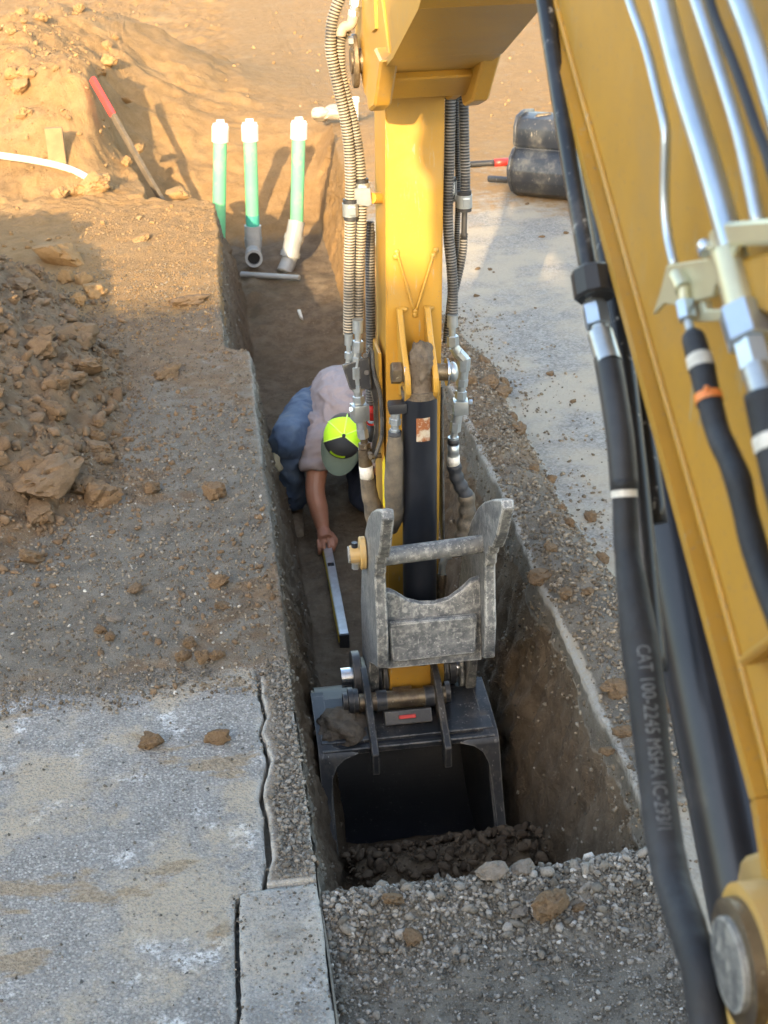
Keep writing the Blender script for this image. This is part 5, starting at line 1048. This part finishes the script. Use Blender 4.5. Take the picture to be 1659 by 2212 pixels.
for ph_ in [math.radians(a) for a in (66, 120, 180, 240, 294)]:
    MB().tube([capv(.05 + (math.pi / 2 - .05) * i / 12, ph_, 1.008) for i in range(13)], .0035, 6).done('seam', 'cap_seam', cap, True)
MB().ball(capv(0, 0) + up * .002, .009, 2, (1, 1, 1)).done('button', 'cap_front', cap, True)
bb = MB(); NB, NR_ = 20, 7; g = []
for i in range(NR_ + 1):
    row = []
    for j in range(NB + 1):
        ph_ = math.radians(-84 + 168 * j / NB); f_ = i / NR_; base = capv(math.pi / 2, ph_, .985)
        ext = .078 * (max(math.cos(ph_), 0) ** .55); p_ = base + (fwd * (ext + .006) + sid * math.sin(ph_) * .006) * f_ - up * (.010 * f_ * f_ + .022 * f_ * math.sin(ph_) ** 2)
        row.append(p_)
    g.append(row)
for s_ in (0, 1):
    vv = [[bb.bm.verts.new(p - up * .004 * s_) for p in row] for row in g]
    for i in range(NR_):
        for j in range(NB): bb.bm.faces.new((vv[i][j], vv[i][j + 1], vv[i + 1][j + 1], vv[i + 1][j]))
bb.done('brim', 'cap_brim', cap, True)
pt = MB(); pg = [[capv(math.radians(62 + 13 * i / 3), math.radians(-34 + 50 * j / 8), 1.02) for j in range(9)] for i in range(4)]
vv = [[pt.bm.verts.new(p) for p in row] for row in pg]
for i in range(3):
    for j in range(8): pt.bm.faces.new((vv[i][j], vv[i][j + 1], vv[i + 1][j + 1], vv[i + 1][j]))
pt.done('patch', 'cap_neon', cap, True)

# spirit level in his hand
l0, l1 = V((.408, 5.985, -.852)), V((.402, 5.135, -.852)); lv = (l1 - l0).normalized(); lm = (l0 + l1) / 2; LL = (l1 - l0).length
lev = thing('spirit_level', 'long aluminium spirit level with yellow side held on the trench floor', 'spirit level', (lm.x, lm.y, FZ))
rotl = Matrix.Rotation(math.atan2(lv.x, -lv.y), 3, 'Z')
def lbox(name, off, size, mat, bev=.002):
    return MB().box(lm + rotl @ V(off), size, rotl, bev).done(name, mat, lev)
lbox('body', (0, 0, 0), (.040, LL, .062), 'aluminium', .004); lbox('yellow_face', (-.0215, 0, 0), (.004, LL - .03, .040), 'level_yellow'); lbox('end_cap', (0, -LL / 2 - .004, -.004), (.042, .012, .066), 'black_plastic'); lbox('end_cap', (0, LL / 2 + .004, -.002), (.042, .012, .066), 'black_plastic')
lbox('vial_window', (0, .20, .030), (.030, .030, .008), 'glass_dark'); lbox('hand_hole', (-.022, .05, 0), (.006, .10, .028), 'black_plastic')

# ------------------------------------------------------------------ capped sewer risers at the far end
def riser(name, label, top, bot, elbow=None, Yp=10.0, teal=None, tee=None):
    a, b = P(*top, y=Yp), P(*bot, y=Yp); ax = (b - a).normalized(); t = thing(name, label, 'pipe', b, 'capped green risers')
    MB().tube([a + ax * .05, b], .047, 28).done('pipe', 'green_pvc', t, angle=60)
    cp = MB(); cp.prism(a + ax * .02, a + ax * .125, .0585, 28); cp.done('cap', 'white_pvc', t, angle=40)
    MB().prism(a + ax * .005, a + ax * .022, .052, 28).done('cap_rim', 'white_pvc', t, angle=40); MB().box(a - ax * .006, (.055, .055, .03), None, .006).done('cap_plug', 'white_pvc', t)
    return t, a, b, ax
t, a, b, ax = riser('sewer_riser', 'leftmost green pipe with white cap, its foot hidden by the shelf', (476, 266), (472, 560))
MB().prism(b - ax * .10, b + ax * .05, .060, 26).done('coupling', 'grey_pvc', t, angle=40)
t, a, b, ax = riser('sewer_riser', 'middle green pipe with white cap above a grey open elbow', (539, 264), (546, 488))
MB().tube([b - ax * .078, b], .0485, 28).done('primer_band', 'green_primer', t, angle=60)
MB().prism(b - ax * .004, b + ax * .085, .060, 28).done('coupling', 'grey_pvc', t, angle=40); MB().prism(b + ax * .085, b + ax * .15, .064, 28, .060).done('coupling', 'grey_pvc', t, angle=40)
e0 = b + ax * .14; e1 = P(548, 556, y=9.86)
MB().tube(curve([e0, e0 + ax * .07 + V((0, -.01, 0)), V((e1.x, 9.95, e1.z + .01)), e1], .01), .055, 26).done('elbow', 'grey_pvc', t, True)
op = MB(); n_ = 32; axo = V((0, -1, .08)).normalized(); u_ = axo.orthogonal().normalized(); w_ = axo.cross(u_); rings = []
for off, rad in ((0, .062), (.05, .062), (.05, .044), (-.06, .044)):
    rings.append([op.bm.verts.new(e1 + axo * off + (u_ * math.cos(q) + w_ * math.sin(q)) * rad) for q in np.linspace(0, 2 * math.pi, n_, endpoint=False)])
for r0, r1 in zip(rings, rings[1:]):
    for j in range(n_): op.bm.faces.new((r0[j], r0[(j + 1) % n_], r1[(j + 1) % n_], r1[j]))
op.bm.faces.new(rings[-1]); op.done('socket', 'grey_pvc', t, angle=50); MB().prism(e1 + axo * .012, e1 + axo * .017, .0435, 28).done('bore_shade', 'inside_shade', t)  # black disc in the socket mouth stands in for the shade inside
t, a, b, ax = riser('sewer_riser', 'rightmost green pipe with white cap beside the sunlit bank', (646, 260), (641, 480))
ax2 = (P(628, 545, y=9.95) - b).normalized()
MB().prism(b - ax * .01, b + ax2 * .10, .060, 28).done('coupling', 'grey_pvc', t, angle=40); MB().prism(b + ax2 * .09, b + ax2 * .13, .069, 28).done('collar', 'grey_pvc', t, angle=40); MB().prism(b + ax2 * .13, b + ax2 * .21, .064, 28).done('coupling', 'grey_pvc', t, angle=40); MB().prism(b + ax2 * .21, b + ax2 * .25, .072, 28).done('collar', 'grey_pvc', t, angle=40)
MB().tube(curve([b + ax2 * .15, b + ax2 * .27, b + ax2 * .33 + V((-.03, -.04, -.02))], .01), .056, 26).done('elbow', 'grey_pvc', t, True)
p0, p1 = P(521, 592, z=-.60), P(647, 600, z=-.585)
tag(MB().tube([p0, p1], .019, 20).done('loose_pipe', 'grey_pvc', None, angle=60), 'short thin white pipe lying across the trench below the green pipes', 'pipe')
st = thing('rag', 'small pale scrap lying on the dark trench floor', 'scrap', P(640, 670, z=-.72))
MB().plate([P(a, b, z=-.70) for a, b in [(636, 648), (641, 655), (650, 672), (655, 690), (648, 686), (640, 668)]], (0, 0, 1), .02, .003).done('scrap', 'white_pvc', st)
for q, r_, l in (((690, 242), .10, 'broken pale concrete lump at the top of the right bank'), ((725, 238), .12, 'larger pale concrete lump beside the hoses on the right bank'), ((755, 250), .07, 'small concrete lump behind the ribbed hoses')):
    p_ = P(*q, y=11.6); o_ = clod(p_.x, p_.y, r_, l, None, [rock_mesh('concrete_lump', 3, int(q[0]), .25, .7, 'concrete_chunk', 6)], z=p_.z - r_ * .4, name='concrete_lump', flat=.8); o_['category'] = 'lump'
w0_ = thing('white_stub', 'short white pipe stub standing on the right bank behind the hoses', 'pipe', P(763, 243, y=11.4)); a, b = P(762, 243, y=11.4), P(765, 212, y=11.4)
MB().prism(a - V((0, 0, .2)), b, .035, 20).done('pipe', 'white_pvc', w0_, angle=40); MB().prism(b - V((0, 0, .03)), b + V((0, 0, .005)), .042, 20).done('collar', 'white_pvc', w0_, angle=40)

# stakes and tube on the left
a, b, c_ = P(199, 170, y=10.75), P(236, 250, y=10.6), P(345, 425, y=10.2); b = a + (c_ - a) * .31; ax = (c_ - a).normalized()
sk = thing('marker_stake', 'leaning wooden stake with a bright red painted top', 'stake', c_)
def stakepart(p, q, w, t_, name, mat):
    d_ = q - p; MB().box((p + q) / 2, (w, t_, d_.length), d_.to_track_quat('Z', 'X').to_matrix(), .002).done(name, mat, sk)
stakepart(a, b, .046, .030, 'painted_tip', 'red_paint'); stakepart(b, c_ + ax * .1, .044, .028, 'stake_body', 'shaded_wood')
a, b = P(122, 281, y=10.15), P(124, 392, y=10.1); bd = thing('wooden_board', 'upright wooden board end behind the white tube', 'board', b)
MB().box((a + b) / 2 + V((0, 0, -.06)), (.118, .04, (a - b).length + .16), None, .005).done('board', 'wood', bd)
c_ = curve([onground(-120, 318, .08), onground(0, 336, .07), onground(80, 348, .06), onground(150, 365, .07), onground(205, 392, .04)], .03); wt = MB().tube(c_, .0235, 20).done('white_tube', 'white_pvc', None, True); tag(wt, 'bent white plastic tube lying on the ground at the left', 'tube')

# spare bucket lying beyond the trench on the right
B0 = P(1102, 432, z=0); axb = V((1, -.75, 0)).normalized(); nb = V((-axb.y, axb.x, 0)); nb = nb if nb.y > 0 else -nb; LB = .95
sp = thing('spare_bucket', 'dusty black excavator bucket lying on its mouth beside the boom', 'bucket', B0)
def bpt(s_, n_, z_): return B0 + axb * s_ + nb * n_ + V((0, 0, z_))
prof2 = [(.12, .005), (.03, .05), (-.02, .13), (-.03, .20), (0, .27), (.05, .315), (.075, .325), (.06, .34), (.065, .45), (.10, .51), (.20, .53), (.34, .51), (.46, .34), (.50, .05), (.46, .005)]
m_ = MB(); pc2 = [p for p in prof2]; m_.plate([bpt(LB / 2, a, b) for a, b in pc2], axb, LB, .006).done('shell', 'spare_black', sp, angle=50)
for s_ in (0, LB): MB().plate([bpt(s_, .24 + (a - .24) * 1.04, max(b * 1.03, .005)) for a, b in pc2], axb, .022, .004).done('side_plate', 'spare_black', sp, angle=50)
MB().tube([bpt(.10, .12, .48), bpt(.12, .16, .515), bpt(.18, .2, .52), bpt(.22, .2, .48)], .02, 10).done('lifting_eye', 'brown_steel', sp, True); MB().prism(bpt(-.30, .30, .05), bpt(.0, .30, .06), .022, 10).done('pin_stub', 'black_paint', sp)
MB().tube([bpt(-.02, .12, .36), bpt(.012, .11, .40)], .015, 8).done('rim_bolt', 'brown_steel', sp)
p0, p1, p2 = P(955, 362, z=.03), P(1068, 352, z=.03), P(1098, 349, z=.03)
rd = thing('black_hose', 'black hose with a red end lying in front of the spare bucket', 'hose', p1); MB().tube(curve([p0, (p0 + p1) / 2 + V((0, .02, 0)), p1], .03), .022, 12).done('hose', 'rubber', rd, True); MB().tube([p1, p2], .028, 14).done('red_end', 'red_plastic', rd, True)
